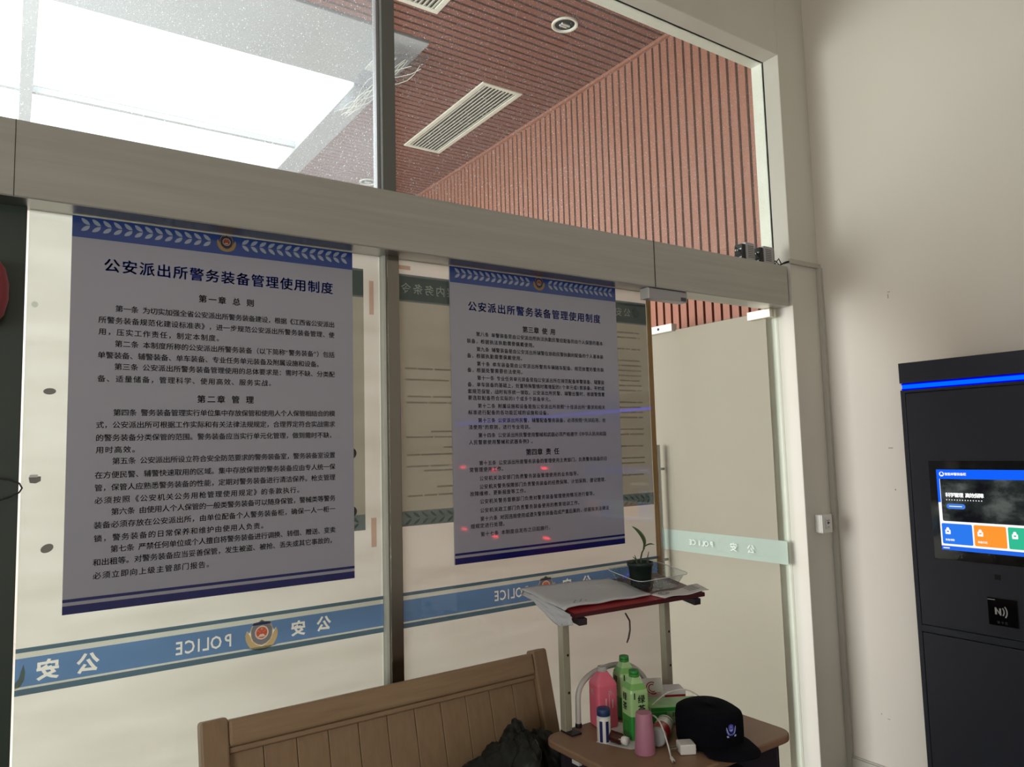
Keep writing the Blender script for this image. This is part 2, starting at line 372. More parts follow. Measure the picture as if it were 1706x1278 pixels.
# ------------------------------------------------------------------ emblem and laurel shapes (unit size: height about 1)
def arc(cx, cy, r, a0, a1, n): return [(cx+r*math.cos(math.radians(a0+(a1-a0)*i/n)), cy+r*math.sin(math.radians(a0+(a1-a0)*i/n))) for i in range(n+1)]
def circ(cx, cy, r, n=24): return arc(cx, cy, r, 0, 360*(n-1)/n, n-1)
def star(cx, cy, r): return [(cx+(r if k % 2 == 0 else r*.4)*math.sin(PI*k/5), cy+(r if k % 2 == 0 else r*.4)*math.cos(PI*k/5)) for k in range(10)]
def leaf(cx, cy, ang, ln, wd):
    c, s = math.cos(ang), math.sin(ang); pts = []
    for q, w_ in ((0, 0), (.25, .8), (.55, 1), (.85, .55), (1, 0), (.85, -.45), (.55, -.75), (.25, -.6)): pts.append((cx+c*q*ln-s*w_*wd/2, cy+s*q*ln+c*w_*wd/2))
    return pts
SHIELD = [(0, .5), (.10, .44), (.26, .42), (.30, .34), (.36, .20), (.34, -.02), (.28, -.16), (.14, -.27), (0, -.31), (-.14, -.27), (-.28, -.16), (-.34, -.02), (-.36, .20), (-.30, .34), (-.26, .42), (-.10, .44)]
WREATH = [(0, -.36), (.16, -.30), (.32, -.16), (.40, .04), (.50, .22), (.56, .08), (.54, -.10), (.48, -.24), (.40, -.36), (.26, -.45), (.10, -.49), (0, -.50), (-.10, -.49), (-.26, -.45), (-.40, -.36), (-.48, -.24), (-.54, -.10), (-.56, .08), (-.50, .22), (-.40, .04), (-.32, -.16), (-.16, -.30)]
GATE = [(-.12, -.04), (-.12, .00), (-.09, .00), (-.07, .05), (.07, .05), (.09, .00), (.12, .00), (.12, -.04)]
def emblem(mb, cu, cv, h, mp, t, mirror=False, step=0.0004):
    """material slots: 0 gold, 1 shield, 2 white, 3 red"""
    sg = -1 if mirror else 1
    def P(poly, k, mi): mb.flat([(cu+sg*u*h, cv+v*h) for u, v in poly], mp, t+step*k, mi)
    def F(outer, inners, k, mi):
        vs, fs = ringfill(outer, inners); mb.add([mp(cu+sg*u*h, cv+v*h, t+step*k) for u, v in vs], fs, mi)
    half = [p for p in WREATH if p[0] >= 0]
    P(half, 0, 0); P([(-u, v) for u, v in half], 0, 0)
    stars = [star(0, .225, .055)]+[star(x, y, .030) for x, y in ((-.115, .17), (-.06, .125), (.06, .125), (.115, .17))]
    F([(u*1.08, v*1.08) for u, v in SHIELD], [SHIELD], 1, 0); F(SHIELD, [circ(0, .10, .235)], 1, 1)
    F(circ(0, .10, .235), [circ(0, .10, .19)], 1, 2); F(circ(0, .10, .19), stars+[GATE], 1, 3)
    for q in stars: P(q, 1, 0)
    P(GATE, 1, 2)
EMB_OUT = [(.50, .22), (.56, .08), (.54, -.10), (.48, -.24), (.40, -.36), (.26, -.45), (.10, -.49), (0, -.50), (-.10, -.49), (-.26, -.45), (-.40, -.36), (-.48, -.24), (-.54, -.10), (-.56, .08), (-.50, .22), (-.42, .12)]+[(u*1.08, v*1.08) for u, v in SHIELD[12:]+SHIELD[:5]]+[(.42, .12)]
def laurel(mb, u0, u1, v, h, mp, t, n, d):
    """row of paired leaves; d=+1 points right"""
    for k in range(n):
        u = u0+(u1-u0)*(k+.5)/n; w_ = (u1-u0)/n
        tip = u+d*w_*.42
        for s_ in (1, -1):
            a = (PI-.66*s_) if d > 0 else (.66*s_)
            mb.flat(leaf(tip, v+s_*h*.03, a if d < 0 else PI-s_*.66, w_*1.02, h*.36), mp, t)

# ================================================================== SETTING
GX0 = -2.6                                   # left wall of both rooms
WY = 2.20                                    # front face of the partition wall
ZC = 4.197                                   # hall ceiling
def wallbox(name, a, b, m): return struct(MB().box(a, b).build(name, m))
wallbox('floor', (GX0-.1, -3.3, -0.15), (3.6, 2.3, -0.03), M['floor'])
wallbox('floor_hall', (GX0-.1, 2.3, -0.15), (3.6, 8.3, -0.03), M['hall_floor'])
wallbox('ceiling', (GX0-.1, -3.3, 4.30), (3.6, 2.38, 4.42), M['wall'])
rw = wallbox('wall_right', (3.465, -3.3, -0.03), (3.6, 2.38, 4.30), M['wall'])
mk = MB()
for (y, z, ly, lz) in ((1.885, 1.556, .022, .005), (1.876, 1.36, .006, .008), (1.84, 2.30, .012, .004), (1.845, 2.28, .004, .02), (2.02, .30, .004, .006), (1.985, .285, .012, .003)):
    mk.box((3.4640, y-ly/2, z-lz/2), (3.4655, y+ly/2, z+lz/2))
mk.build('scuff_mark', mat('scuffed_plaster', 'A79B8B', .9), rw)
# partition wall: pier on the right, header above, stub far left
wf = MB().box((3.229, WY, -.03), (3.465, 2.292, 4.30)).box((3.229, 2.2915, -.03), (3.30, 2.301, 2.47)).box((GX0, WY, 3.588), (3.229, 2.292, 4.30)); wf = struct(wf.build('wall_front', M['pier'], bevel=0.004))
wl = MB().box((GX0-.1, -3.3, -.03), (GX0, -1.95, 4.3)).box((GX0-.1, .15, -.03), (GX0, 2.6, 4.8)).box((GX0-.1, 5.7, -.03), (GX0, 8.3, 4.8)).box((GX0-.1, 2.6, -.03), (GX0, 5.7, .35)).box((GX0-.1, 2.6, 3.35), (GX0, 5.7, 4.8)).box((GX0-.1, -1.95, -.03), (GX0, .15, .95)).box((GX0-.1, -1.95, 2.55), (GX0, .15, 4.3))
struct(wl.build('wall_left', M['wall']))
wallbox('wall_back', (GX0-.1, -3.4, -.03), (3.6, -3.3, 4.30), M['wall'])
win = MB()
for a, b in (((-1.95, .95), (-1.89, 2.55)), ((.09, .95), (.15, 2.55)), ((-.93, .95), (-.87, 2.55)), ((-1.95, .95), (.15, 1.01)), ((-1.95, 2.49), (.15, 2.55))):
    win.box((GX0-.08, a[0], a[1]), (GX0-.03, b[0], b[1]))
struct(win.build('window_4', M['alu']))
win = MB()
for a, b in (((2.6, .35), (2.66, 3.35)), ((5.64, .35), (5.7, 3.35)), ((4.12, .35), (4.18, 3.35)), ((2.6, .35), (5.7, .41)), ((2.6, 3.29), (5.7, 3.35))):
    win.box((GX0-.10, a[0], a[1]), (GX0-.05, b[0], b[1]))
struct(win.build('added_hall_window', M['alu']))  # unseen window frame, added to go with the hall fill lamp
# white frame of the opening behind the wall face, with the dark caulk gap between
tr = MB().box((3.229, 2.300, -.03), (3.30, 2.367, 3.65)).box((GX0, 2.300, 3.588), (3.229, 2.367, 3.70))
tr = struct(tr.build('trim_2', M['trim'], bevel=0.003))
cg = MB()
cg.box((3.233, 2.291, 2.47), (3.29, 2.301, 3.62)).box((GX0+.01, 2.291, 3.592), (3.233, 2.301, 3.68)); cg.build('caulk_gap', M['caulk'], tr)
lip = MB()
zz = [2.49+k*.0125 for k in range(88)]; lip.tube([(3.2305, 2.2955, z) for z in zz], [.0022+.0035*max(0, noise.noise(Vector((3, 1, z*9)))+.25) for z in zz], 8)
lip.build('caulk_bead', M['caulk'], tr); lip = MB()
xx = [1.8+k*.0125 for k in range(114)]; lip.tube([(x, 2.2955, 3.5895) for x in xx], [.0022+.0035*max(0, noise.noise(Vector((x*9, 5, 1)))+.25) for x in xx], 8)
lip.build('caulk_bead', M['caulk'], tr)
# hall shell
def slat_panel(name, mp, length0, length1, a0, a1, pitch, board, depth, mats):
    """base sheet plus raised boards; mp(a, l, t): a across the boards, l along them, t out of the wall"""
    m = MB(); m.prism([(a0, length0), (a1, length0), (a1, length1), (a0, length1)], mp, -.05, 0, 1)
    a = a0
    while a < a1-board*.5:
        b = min(a+board, a1); m.prism([(a, length0), (b, length0), (b, length1), (a, length1)], mp, 0, depth, 0); a += pitch
    return struct(m.build(name, mats))
slat_panel('wall_hall_right', lambda a, l, t: (3.418-t, a, l), -.03, ZC+.02, 2.405, 8.2, .0645, .0465, .018, [M['slat'], M['slat_gap']])
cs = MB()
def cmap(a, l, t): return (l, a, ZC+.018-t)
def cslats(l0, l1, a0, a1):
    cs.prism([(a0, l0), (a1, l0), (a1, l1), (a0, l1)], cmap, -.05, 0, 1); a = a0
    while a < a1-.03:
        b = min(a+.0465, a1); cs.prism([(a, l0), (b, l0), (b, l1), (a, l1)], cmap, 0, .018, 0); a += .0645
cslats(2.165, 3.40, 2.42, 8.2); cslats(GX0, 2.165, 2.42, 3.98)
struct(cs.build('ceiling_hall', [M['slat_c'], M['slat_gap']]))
struct(MB().box((3.375, 2.42, ZC-.022), (3.40, 8.2, ZC-.001)).build('trim_3', M['slat']))
wallbox('wall_hall_far', (GX0-.1, 8.2, -.03), (3.6, 8.3, 4.8), M['hall_wall'])
wallbox('wall_hall_front', (GX0, 2.37, 3.70), (3.40, 2.42, 4.8), M['hall_wall'])
# plaster surround and shaft of the skylight (x -2.5..1.96, y 4.74..7.4)
pl = MB()
pl.box((GX0, 3.98, ZC-.004), (2.165, 4.60, ZC+.05)).box((GX0, 4.60, ZC+.02), (2.165, 4.74, ZC+.06))
pl.box((1.965, 4.74, ZC-.004), (2.165, 8.2, ZC+.05)).box((GX0, 7.4, ZC), (1.965, 8.2, ZC+.05))
struct(pl.build('trim_4', M['plaster'], bevel=0.004))
sk = MB().box((.008, 4.74, ZC+.0), (.084, 7.4, ZC+.10)).box((GX0, 6.035, ZC+.02), (1.965, 6.075, ZC+.07)).box((GX0, 6.10, ZC+.04), (1.965, 6.115, ZC+.07))
struct(sk.build('window_3', M['plaster']))

# ---- steel beam over the glazing
bm_ = MB().box((GX0, 2.205, 2.273), (3.205, 2.325, 2.475)); beam = struct(bm_.build('trim_1', M['steel'], bevel=0.0025))
MB().box((2.2715, 2.2035, 2.273), (2.2745, 2.206, 2.4755)).box((-.003, 2.2042, 2.273), (-.0015, 2.206, 2.475)).build('cladding_joint', M['caulk'], beam)
MB().box((GX0, 2.207, 2.2715), (3.20, 2.295, 2.2732)).build('polished_underside', mat('satin_steel', 'A9A7A2', .36, 1.0), beam)

# ---- glazing: upper panes, lower panes, mullions
GY = 2.300
win1 = sempty('window_1', (0, GY, 2.475))
for nm, x0, x1 in (('pane', GX0, 1.052), ('pane', 1.088, 3.232)):
    MB().box((x0, GY-.004, 2.47), (x1, GY+.004, 3.60)).build(nm, M['dustier' if x0 < 0 else 'dusty'], win1)
MB().box((1.0405, 2.262, 2.475), (1.0905, 2.334, 3.59)).build('mullion', M['darkmetal'], win1, bevel=.002)
MB().box((1.0300, 2.285, 2.475), (1.0404, 2.315, 3.59)).build('glazing_bead', M['alu'], win1)
win2 = sempty('window_2', (0, GY, 0))
for x0, x1 in ((.034, 1.046), (1.101, 2.318)):
    p = MB().box((x0, GY-.004, -.02), (x1, GY+.003, 2.29)).build('pane', M['pane'], win2)
    MB().box((x0, GY+.0120, -.02), (x1, GY+.0128, 2.29)).build('frosted_film', M['film'], p)
MB().box((1.0565, 2.270, -.03), (1.1005, 2.334, 2.2725)).build('mullion', M['mirror'], win2, bevel=.002)
MB().box((1.0455, 2.284, -.03), (1.0560, 2.316, 2.2725)).build('glazing_bead', M['trim'], win2)
MB().box((2.3185, 2.290, -.03), (2.3245, 2.312, 2.275)).build('edge_strip', M['amber'], win2)
def letters(u0, u1):
    k = (u1-u0)/sum(LATIN[c] for c in 'POLICE'); x = u0; r = []
    for c in 'POLICE': r.append((c, x, LATIN[c]*k)); x += LATIN[c]*k
    return r
# ---- blue band with white lettering, mirrored, on the far face of the glass
def band(name, x0, x1, items, parent):
    y = GY+.0065; mp = onwall(y)
    cut = []; emb = []
    for kind, u, v, h in items:
        if kind == 'E': emb.append((u, v, h)); cut.append(([(u-a*h, v+b*h) for a, b in EMB_OUT], [tuple(range(len(EMB_OUT)))]))
        elif kind == 'POLICE': cut += [g for c, x, w_ in letters(u-.080, u+.080) for g in glyphs2d(c, 2*u-x-w_, 2*u-x, v-.36*h, h*1.12, True, .015, True, w_/(h*1.12*(LATIN[c]+.04)))]
        else: cut += glyphs2d(kind, u-h*.56, u+h*.56, v-.37*h, h*1.06, True, .032)
    m = MB(); cut.sort(key=lambda g: min(p[0] for p in g[0])); u_ = x0
    for g in cut:                                                        # each sign is cut out of its own cell of the strip
        a_, b_ = min(p[0] for p in g[0])-.0004, max(p[0] for p in g[0])+.0004
        if a_ > u_: m.flat([(u_, 1.030), (a_, 1.030), (a_, 1.101), (u_, 1.101)], mp)
        vs, fs = holes((max(a_, u_), 1.030, b_, 1.101), [g]); m.add([mp(a, b) for a, b in vs], fs, 0); u_ = b_
    m.flat([(u_, 1.030), (x1, 1.030), (x1, 1.101), (u_, 1.101)], mp)
    for v0, v1, k in ((1.115, 1.126, 1), (1.101, 1.115, 2), (1.0245, 1.030, 2), (1.009, 1.0245, 1)):
        m.flat([(x0, v0), (x1, v0), (x1, v1), (x0, v1)], mp, 0, k)
    o = m.build(name, [M['band'], M['band_line'], M['band_white']], parent)
    for u, v, h in emb:
        e = MB(); emblem(e, u, v, h, onwall(y-.0003), 0.0, True, .00012); e.build('police_emblem', [M['t_gold'], M['t_shield'], M['t_white'], M['t_red']], o)
    return o
panes = [c for c in win2.children if c.name.startswith('pane')]
band('vinyl_band', .034, 1.045, [('E', .013, 1.062, .072), ('安', .105, 1.063, .050), ('公', .196, 1.063, .050), ('POLICE', .483, 1.062, .045), ('E', .649, 1.062, .086), ('安', .760, 1.065, .044), ('公', .842, 1.067, .044)][1:], panes[0])
band('vinyl_band', 1.101, 2.318, [('POLICE', 1.555, 1.066, .045), ('E', 1.717, 1.066, .086), ('安', 1.82, 1.066, .044), ('公', 1.92, 1.067, .044)], panes[1])

vb_ = [c for c in panes[0].children if c.name.startswith('vinyl_band')][0]
MB().flat([(.0345, 1.026), (.046, 1.031), (.054, 1.046), (.056, 1.066), (.052, 1.086), (.047, 1.070), (.043, 1.052), (.0345, 1.042)], onwall(GY+.0062)).build('emblem_edge', M['t_gold'], vb_)

# ---- glass door standing open into the hall
door = sempty('door_1', (3.183, 2.26, -.02))
DX = 3.183
MB().box((DX-.006, 2.285, 0), (DX+.006, 3.150, 2.265)).build('pane', M['pane'], door)
MB().box((DX+.008, 2.337, 0), (DX+.009, 3.148, 2.263)).build('frosted_film', M['doorfilm'], door)
b = MB(); mpd = lambda u, v, t=0.0: (DX+.0068, -u, v)
b.flat([(-3.15, .995), (-2.285, .995), (-2.285, 1.11), (-3.15, 1.11)], mpd); b = b.build('vinyl_band', M['band_door'], door)
t = MB(); mq = lambda u, v, t_=0.0: (DX-.0065, u, v)
write(t, '公安', 2.44, 2.66, 1.035, .048, mq); write(t, 'POLICE', 2.74, 2.92, 1.04, .04, mq); t.build('pale_lettering', M['band_door_txt'], b)
MB().tube([(DX-.05, 3.083, 1.60), (DX-.05, 3.083, .80)], .0155, 16).tube([(DX-.05, 3.083, 1.46), (DX-.004, 3.083, 1.46)], .008, 10).tube([(DX-.05, 3.083, .94), (DX-.004, 3.083, .94)], .008, 10).build('pull_handle', M['chrome'], door)
h1 = MB().box((DX-.026, 2.285, 2.2285), (DX+.026, 2.425, 2.272)).build('patch_fitting', M['whitemetal'], door, bevel=.003)
MB().box((DX-.014, 2.305, 2.2725), (DX+.014, 2.333, 2.30)).build('pivot', M['chrome'], h1)
h2 = MB().box((DX-.022, 2.955, 2.256), (DX+.022, 3.155, 2.30)).build('strike_plate', M['white_plastic'], door, bevel=.002)
MB().tube([(DX-.0235, 3.06, 2.279), (DX-.021, 3.06, 2.279)], .008, 14).build('screw', M['black'], h2)
lk = MB().box((DX-.016, 3.118, .985), (DX+.016, 3.154, 1.115)).build('lock_case', M['white_plastic'], door, bevel=.002)
MB().box((DX-.0175, 3.128, 1.03), (DX-.0155, 3.146, 1.075)).build('latch', M['black'], lk)

# ---- dark green panel beyond the left edge of the glazing
MB_ = MB().box((-1.2, 2.285, -.03), (.0290, 2.315, 2.2725)); dg = tag(MB_.build('dark_panel', M['darkgreen'], bevel=.002), 'dark green glossy panel under the steel beam at far left', 'panel')
lan = MB().lathe([(0, -.088), (.02, -.085), (.038, -.06), (.047, -.02), (.047, .02), (.038, .06), (.02, .085), (0, .088)], (-.052, 2.236, 2.03)); tag(lan.build('red_reflection', M['reflect_red']), 'dull red rounded shape standing in for a reflection, cut by the left edge, before the dark green panel', 'reflection')  # red reflection in the dark panel, built as a solid shape
tag(MB().tube([(-.115, 2.2855, 1.576), (-.10, 2.270, 1.573), (-.03, 2.255, 1.563), (.012, 2.25, 1.556), (.030, 2.25, 1.546), (.036, 2.25, 1.534), (.030, 2.25, 1.523), (.01, 2.252, 1.513), (-.04, 2.257, 1.497), (-.10, 2.270, 1.478), (-.115, 2.2855, 1.474)], .0022, 8).build('wire_hook', M['wire']), 'thin bent wire loop sticking out from the dark green panel', 'wire')

# ---- baseboard and conduits in the corner
struct(MB().box((3.445, -3.3, -.03), (3.465, 2.198, .055)).box((3.452, -3.3, .055), (3.465, 2.198, .062)).build('baseboard_right', M['trunking'], bevel=.003))
cd = MB().box((3.441, 2.176, -.02), (3.465, 2.200, 2.49)); cdo = tag(cd.build('cable_trunking', M['trunking'], bevel=.002), 'narrow upright cable trunking running down the room corner', 'trunking')
MB().box((3.4405, 2.1755, 1.10), (3.4655, 2.1995, 1.108)).build('joint_cover', M['trunking'], cdo)
MB().box((3.4395, 2.1745, 1.225), (3.4655, 2.1995, 1.30)).build('joint_cover', M['trunking'], cdo)
tag(MB().box((3.21, 2.184, 2.487), (3.4645, 2.199, 2.511)).build('cable_trunking', M['trunking'], bevel=.002), 'short level cable trunking at beam height on the corner pier', 'trunking')
sw = thing('door_release_button', (3.375, 2.2, 1.20), 'white door release button box on the pier beside the trunking', 'switch')
MB().box((3.298, 2.166, 1.148), (3.381, 2.199, 1.237)).build('back_box', M['white_plastic'], sw, bevel=.004)
pl_ = MB().box((3.381-.083, 2.158, 1.148), (3.381, 2.1655, 1.237)).build('face_plate', M['white_plastic'], sw, bevel=.003)
bt = MB().box((3.322, 2.1545, 1.168), (3.360, 2.1578, 1.218)).build('push_button', M['paper'], pl_, bevel=.002)
k = MB(); mk_ = onwall(2.1543)
k.flat(circ(.0+3.341, 1.197, .007, 14), mk_); k.flat([(3.337, 1.199), (3.355, 1.199), (3.355, 1.195), (3.337, 1.195)], mk_); k.flat([(3.327, 1.210), (3.355, 1.210), (3.355, 1.2075), (3.327, 1.2075)], mk_); k.flat([(3.333, 1.178), (3.350, 1.178), (3.350, 1.1755), (3.333, 1.1755)], mk_)
k.build('key_symbol', M['ink'], bt)

# ---- electrical bits on the beam
def psu(x0, x1, label):
    z0 = 2.4755; o = thing('power_supply', (x0, 2.24, z0), label, 'power supply', 'power supplies on the beam')
    MB().box((x0, 2.222, z0), (x1, 2.275, z0+.088)).build('casing', M['alu'], o, bevel=.0015)
    m = MB()
    for a in range(5):
        for c in range(7): m.box((x0+.014+a*.009, 2.2212, z0+.015+c*.009), (x0+.019+a*.009, 2.2221, z0+.019+c*.009))
    m.build('vent_holes', M['black'], o)
    m = MB().box((x0-.022, 2.228, z0+.004), (x0-.0005, 2.272, z0+.080)); tb = m.build('terminal_block', M['black'], o, bevel=.001)
    for z_, h_ in ((.012, .006), (.05, .008)):
        m = MB()
        for c in range(6): m.box((x0-.0245, 2.232+c*.0065, z0+z_), (x0-.0222, 2.236+c*.0065, z0+z_+h_))
        m.build('screw_strip', M['chrome'], tb)
    m = MB()
    for c in range(4):
        y = 2.233+c*.010; m.tube([(x0-.022, y, z0+.03+.012*c), (x0-.04, y-.006, z0+.045+.006*c), (x0-.046, y-.01, z0+.02), (x0-.05-.01*c, y, z0+.004)], .0016, 6)
    m.build('wires', M['black'], o)
psu(2.916, 2.979, 'silver power supply on the beam, nearer the middle of the glazing')
psu(3.052, 3.129, 'silver power supply on the beam, next to the corner pier')
jb = MB().tube([(3.14, 2.232, 2.482), (3.17, 2.222, 2.479), (3.20, 2.21, 2.495), (3.215, 2.192, 2.499)], .004, 8).tube([(3.13, 2.25, 2.482), (3.165, 2.24, 2.505), (3.18, 2.23, 2.484), (3.21, 2.195, 2.494)], .003, 8).tube([(3.15, 2.235, 2.484), (3.175, 2.228, 2.515), (3.19, 2.224, 2.486)], .003, 8)
tag(jb.build('loose_cable', M['black']), 'tangle of loose black cable on the right end of the beam', 'cable')
ml = thing('magnetic_lock', (2.35, 2.25, 2.27), 'grey box-shaped magnetic lock hung under the beam above the door', 'lock')
MB().box((2.243, 2.215, 2.2245), (2.478, 2.262, 2.2705)).build('housing', M['alu'], ml, bevel=.002)
MB().box((2.236, 2.214, 2.2235), (2.2428, 2.263, 2.2705)).build('end_cap', M['white_plastic'], ml, bevel=.001)
MB().box((2.437, 2.2142, 2.229), (2.470, 2.2149, 2.245)).build('rating_label', M['ink'], ml)
# ---- hall ceiling fittings
def vent(x0, y0, x1, y1, label):
    o = thing('air_vent', ((x0+x1)/2, (y0+y1)/2, ZC), label, 'vent', 'slatted ceiling vents')
    MB().box((x0+.03, y0+.03, ZC-.003), (x1-.03, y1-.03, ZC-.0005)).build('duct_opening', M['vent_in'], o)
    f = .036
    m = MB()
    for a, c in (((x0, y0), (x1, y0+f)), ((x0, y1-f), (x1, y1)), ((x0, y0+f), (x0+f, y1-f)), ((x1-f, y0+f), (x1, y1-f))): m.box((a[0], a[1], ZC-.012), (c[0], c[1], ZC-.0005))
    m.build('frame', M['trim'], o, bevel=.003)
    n = 9
    for k in range(n):
        x = x0+f+(x1-x0-2*f)*(k+.5)/n
        MB().obox((x, (y0+y1)/2, ZC-.0085), (.0075, 0, .003), (0, (y1-y0)/2-f, 0), (-.0005, 0, .0012)).build('louvre', M['trim'], o)
vent(2.712, 4.208, 3.055, 5.475, 'long white ceiling vent lying parallel to the slatted wall')
vent(1.715, 2.60, 2.044, 3.66, 'white ceiling vent cut by the top edge beside the upper mullion')
def downlight(x, y, label):
    o = thing('downlight', (x, y, ZC), label, 'lamp', 'recessed hall downlights')
    MB().lathe([(.083, -.002), (.083, -.010), (.078, -.013), (.064, -.010), (.062, -.003)], (x, y, ZC), 32).build('trim_ring', M['trim'], o)
    r = MB().lathe([(.0615, -.003), (.055, -.0025), (.03, -.0015), (0, -.0012)], (x, y, ZC), 32).build('reflector', M['lamp_in'], o)
    MB().tube([(x-.03, y-.008, ZC-.010), (x+.03, y-.008, ZC-.010)], .007, 8).tube([(x-.03, y+.012, ZC-.010), (x+.02, y+.012, ZC-.010)], .007, 8).build('bulb', M['white_plastic'], r)
downlight(2.767, 3.349, 'round recessed downlight near the top of the slatted wall')
downlight(2.80, 6.43, 'far recessed downlight just above the beam by the upper mullion')
# crumpled clear sheet hanging at the corner of the skylight surround
sh = MB(); N_ = 26; P0 = [(2.18, 3.99), (1.86, 4.10), (1.93, 5.05), (2.175, 4.62)]
grid = []
for i in range(N_+1):
    for j in range(N_+1):
        a, c = i/N_, j/N_
        x = (1-a)*(1-c)*P0[0][0]+a*(1-c)*P0[1][0]+a*c*P0[2][0]+(1-a)*c*P0[3][0]; y = (1-a)*(1-c)*P0[0][1]+a*(1-c)*P0[1][1]+a*c*P0[2][1]+(1-a)*c*P0[3][1]
        nzv = noise.noise(Vector((x*11, y*5, 1.7)))*.05+abs(noise.noise(Vector((x*26, y*9, 4))))*.03
        grid.append((x, y, ZC-.075-nzv))
sh.add(grid, [(i*(N_+1)+j, i*(N_+1)+j+1, (i+1)*(N_+1)+j+1, (i+1)*(N_+1)+j) for i in range(N_) for j in range(N_)], 0, True)
sht = thing('plastic_sheet', (2.05, 4.3, ZC-.05), 'crumpled clear plastic sheet hanging at the skylight corner', 'plastic sheet')
sh.build('sheet', M['hazy'], sht)
fo = MB()
for k in range(9):
    a = k/8; x0 = 2.13-.20*a; y0 = 4.05+.02*a
    path = [(x0+(1.955+.04*a-x0)*q+.035*math.sin(q*7+k*1.7), y0+(4.95-y0)*q, ZC-.125-.02*math.sin(q*9+k)) for q in [i/10 for i in range(11)]]
    fo.tube(path, .0016, 6)
fo.build('crease', M['trim'], sht)
MB().box((1.868, 4.09, ZC-.10), (1.985, 4.32, ZC-.09)).build('backing_card', M['bubble'], sht)

# ================================================================== POSTERS on the glass
def poster(x0, label):
    W_, z0, z1 = .806, 1.199, 2.262
    y = 2.2895; mp = onwall(y)
    o = thing('notice_poster', (x0+W_/2, y, z0), label, 'poster', 'blue and white regulation posters')
    MB().box((x0, y, z0), (x0+W_, 2.2955, 2.268)).build('board', M['poster'], o)
    hd = MB().flat([(x0, 2.209), (x0+W_, 2.209), (x0+W_, 2.268), (x0, 2.268)], mp, .0006).build('header_band', M['p_blue'], o)
    for a, c, d in ((.018, .360, 1), (.446, .790, -1)):
        m = MB(); laurel(m, x0+a, x0+c, 2.245, .036, mp, .0010, 13, d); m.build('laurel_motif', M['p_leaf'], hd)
    m = MB(); emblem(m, x0+.403, 2.243, .050, mp, .0010, False, .00008); m.build('police_emblem', [M['gold'], M['shield'], M['white_ink'], M['red_ink']], hd)
    MB().flat([(x0, z0), (x0+W_, z0), (x0+W_, z0+.022), (x0, z0+.022)], mp, .0006).flat([(x0, z0+.031), (x0+W_, z0+.031), (x0+W_, z0+.039), (x0, z0+.039)], mp, .0006).build('footer_stripes', M['p_navy'], o)
    return o, mp
def text_block(o, mp, title, heads, lines):
    m = MB(); t = title; write(m, t[0], t[1], t[2], t[3], t[4], mp, .001, 0, True, .022, sx=1.02); m.build('printed_title', M['p_title'], o)
    for s_, u0, u1, v, sz in heads:
        m = MB(); write(m, s_, u0, u1, v, sz, mp, .001, 0, True, .020); m.build('printed_heading', M['p_black'], o)
    m = MB()
    for s_, u0, u1, v, sz, fit in lines: write(m, s_, u0, u1 if fit else u0+.7, v, sz, mp, .001, 0, fit, .010, pitch=1.09)
    m.build('printed_text', M['p_black'], o)
o, mp = poster(.132, 'blue-banded regulation poster headed chapters one and two, in larger widely spaced text')
S1 = .0202
L1 = [('第一条 为切实加强全省公安派出所警务装备建设，根据《江西省公安派出', 2.011, 1, 1), ('所警务装备规范化建设标准表》，进一步规范公安派出所警务装备管理、使', 1.977, 0, 1), ('用，压实工作责任，制定本制度。', 1.944, 0, 0),
      ('第二条 本制度所称的公安派出所警务装备（以下简称“警务装备”）包括', 1.912, 1, 1), ('单警装备、辅警装备、单车装备、专业任务单元装备及附属设施和设备。', 1.879, 0, 2),
      ('第三条 公安派出所警务装备管理使用的总体要求是：需时不缺、分类配', 1.848, 1, 1), ('备、适量储备，管理科学、使用高效、服务实战。', 1.814, 0, 0),
      ('第四条 警务装备管理实行单位集中存放保管和使用人个人保管相结合的模', 1.721, 1, 1), ('式，公安派出所可根据工作实际和有关法律法规规定，合理界定符合实战需求', 1.687, 0, 1), ('的警务装备分类保管的范围。警务装备应当实行单元化管理，做到需时不缺，', 1.652, 0, 1), ('用时高效。', 1.619, 0, 0),
      ('第五条 公安派出所设立符合安全防范要求的警务装备室，警务装备室设置', 1.588, 1, 1), ('在方便民警、辅警快速取用的区域。集中存放保管的警务装备应由专人统一保', 1.551, 0, 1), ('管，保管人应熟悉警务装备的性能，定期对警务装备进行清洁保养。枪支管理', 1.517, 0, 1), ('必须按照《公安机关公务用枪管理使用规定》的条款执行。', 1.483, 0, 0),
      ('第六条 由使用人个人保管的一般类警务装备可以随身保管，警械类等警务', 1.451, 1, 1), ('装备必须存放在公安派出所，由单位配备个人警务装备柜，确保一人一柜一', 1.417, 0, 1), ('锁，警务装备的日常保养和维护由使用人负责。', 1.382, 0, 0),
      ('第七条 严禁任何单位或个人擅自将警务装备进行调换、转借、赠送、变卖', 1.351, 1, 1), ('和出租等。对警务装备应当妥善保管，发生被盗、被抢、丢失或其它事故的，', 1.319, 0, 1), ('必须立即向上级主管部门报告。', 1.284, 0, 0)]
text_block(o, mp, ('公安派出所警务装备管理使用制度', .207, .872, 2.1235, .0405), [('第一章 总 则', .455, .620, 2.058, .0240), ('第二章 管 理', .454, .620, 1.760, .0240)],
           [(s_, .240 if ind else .199, .875 if f_ == 1 else .834, v, S1, f_ > 0) for s_, v, ind, f_ in L1])
o, mp = poster(1.311, 'blue-banded regulation poster headed chapters three and four, in denser text')
S2 = .0182
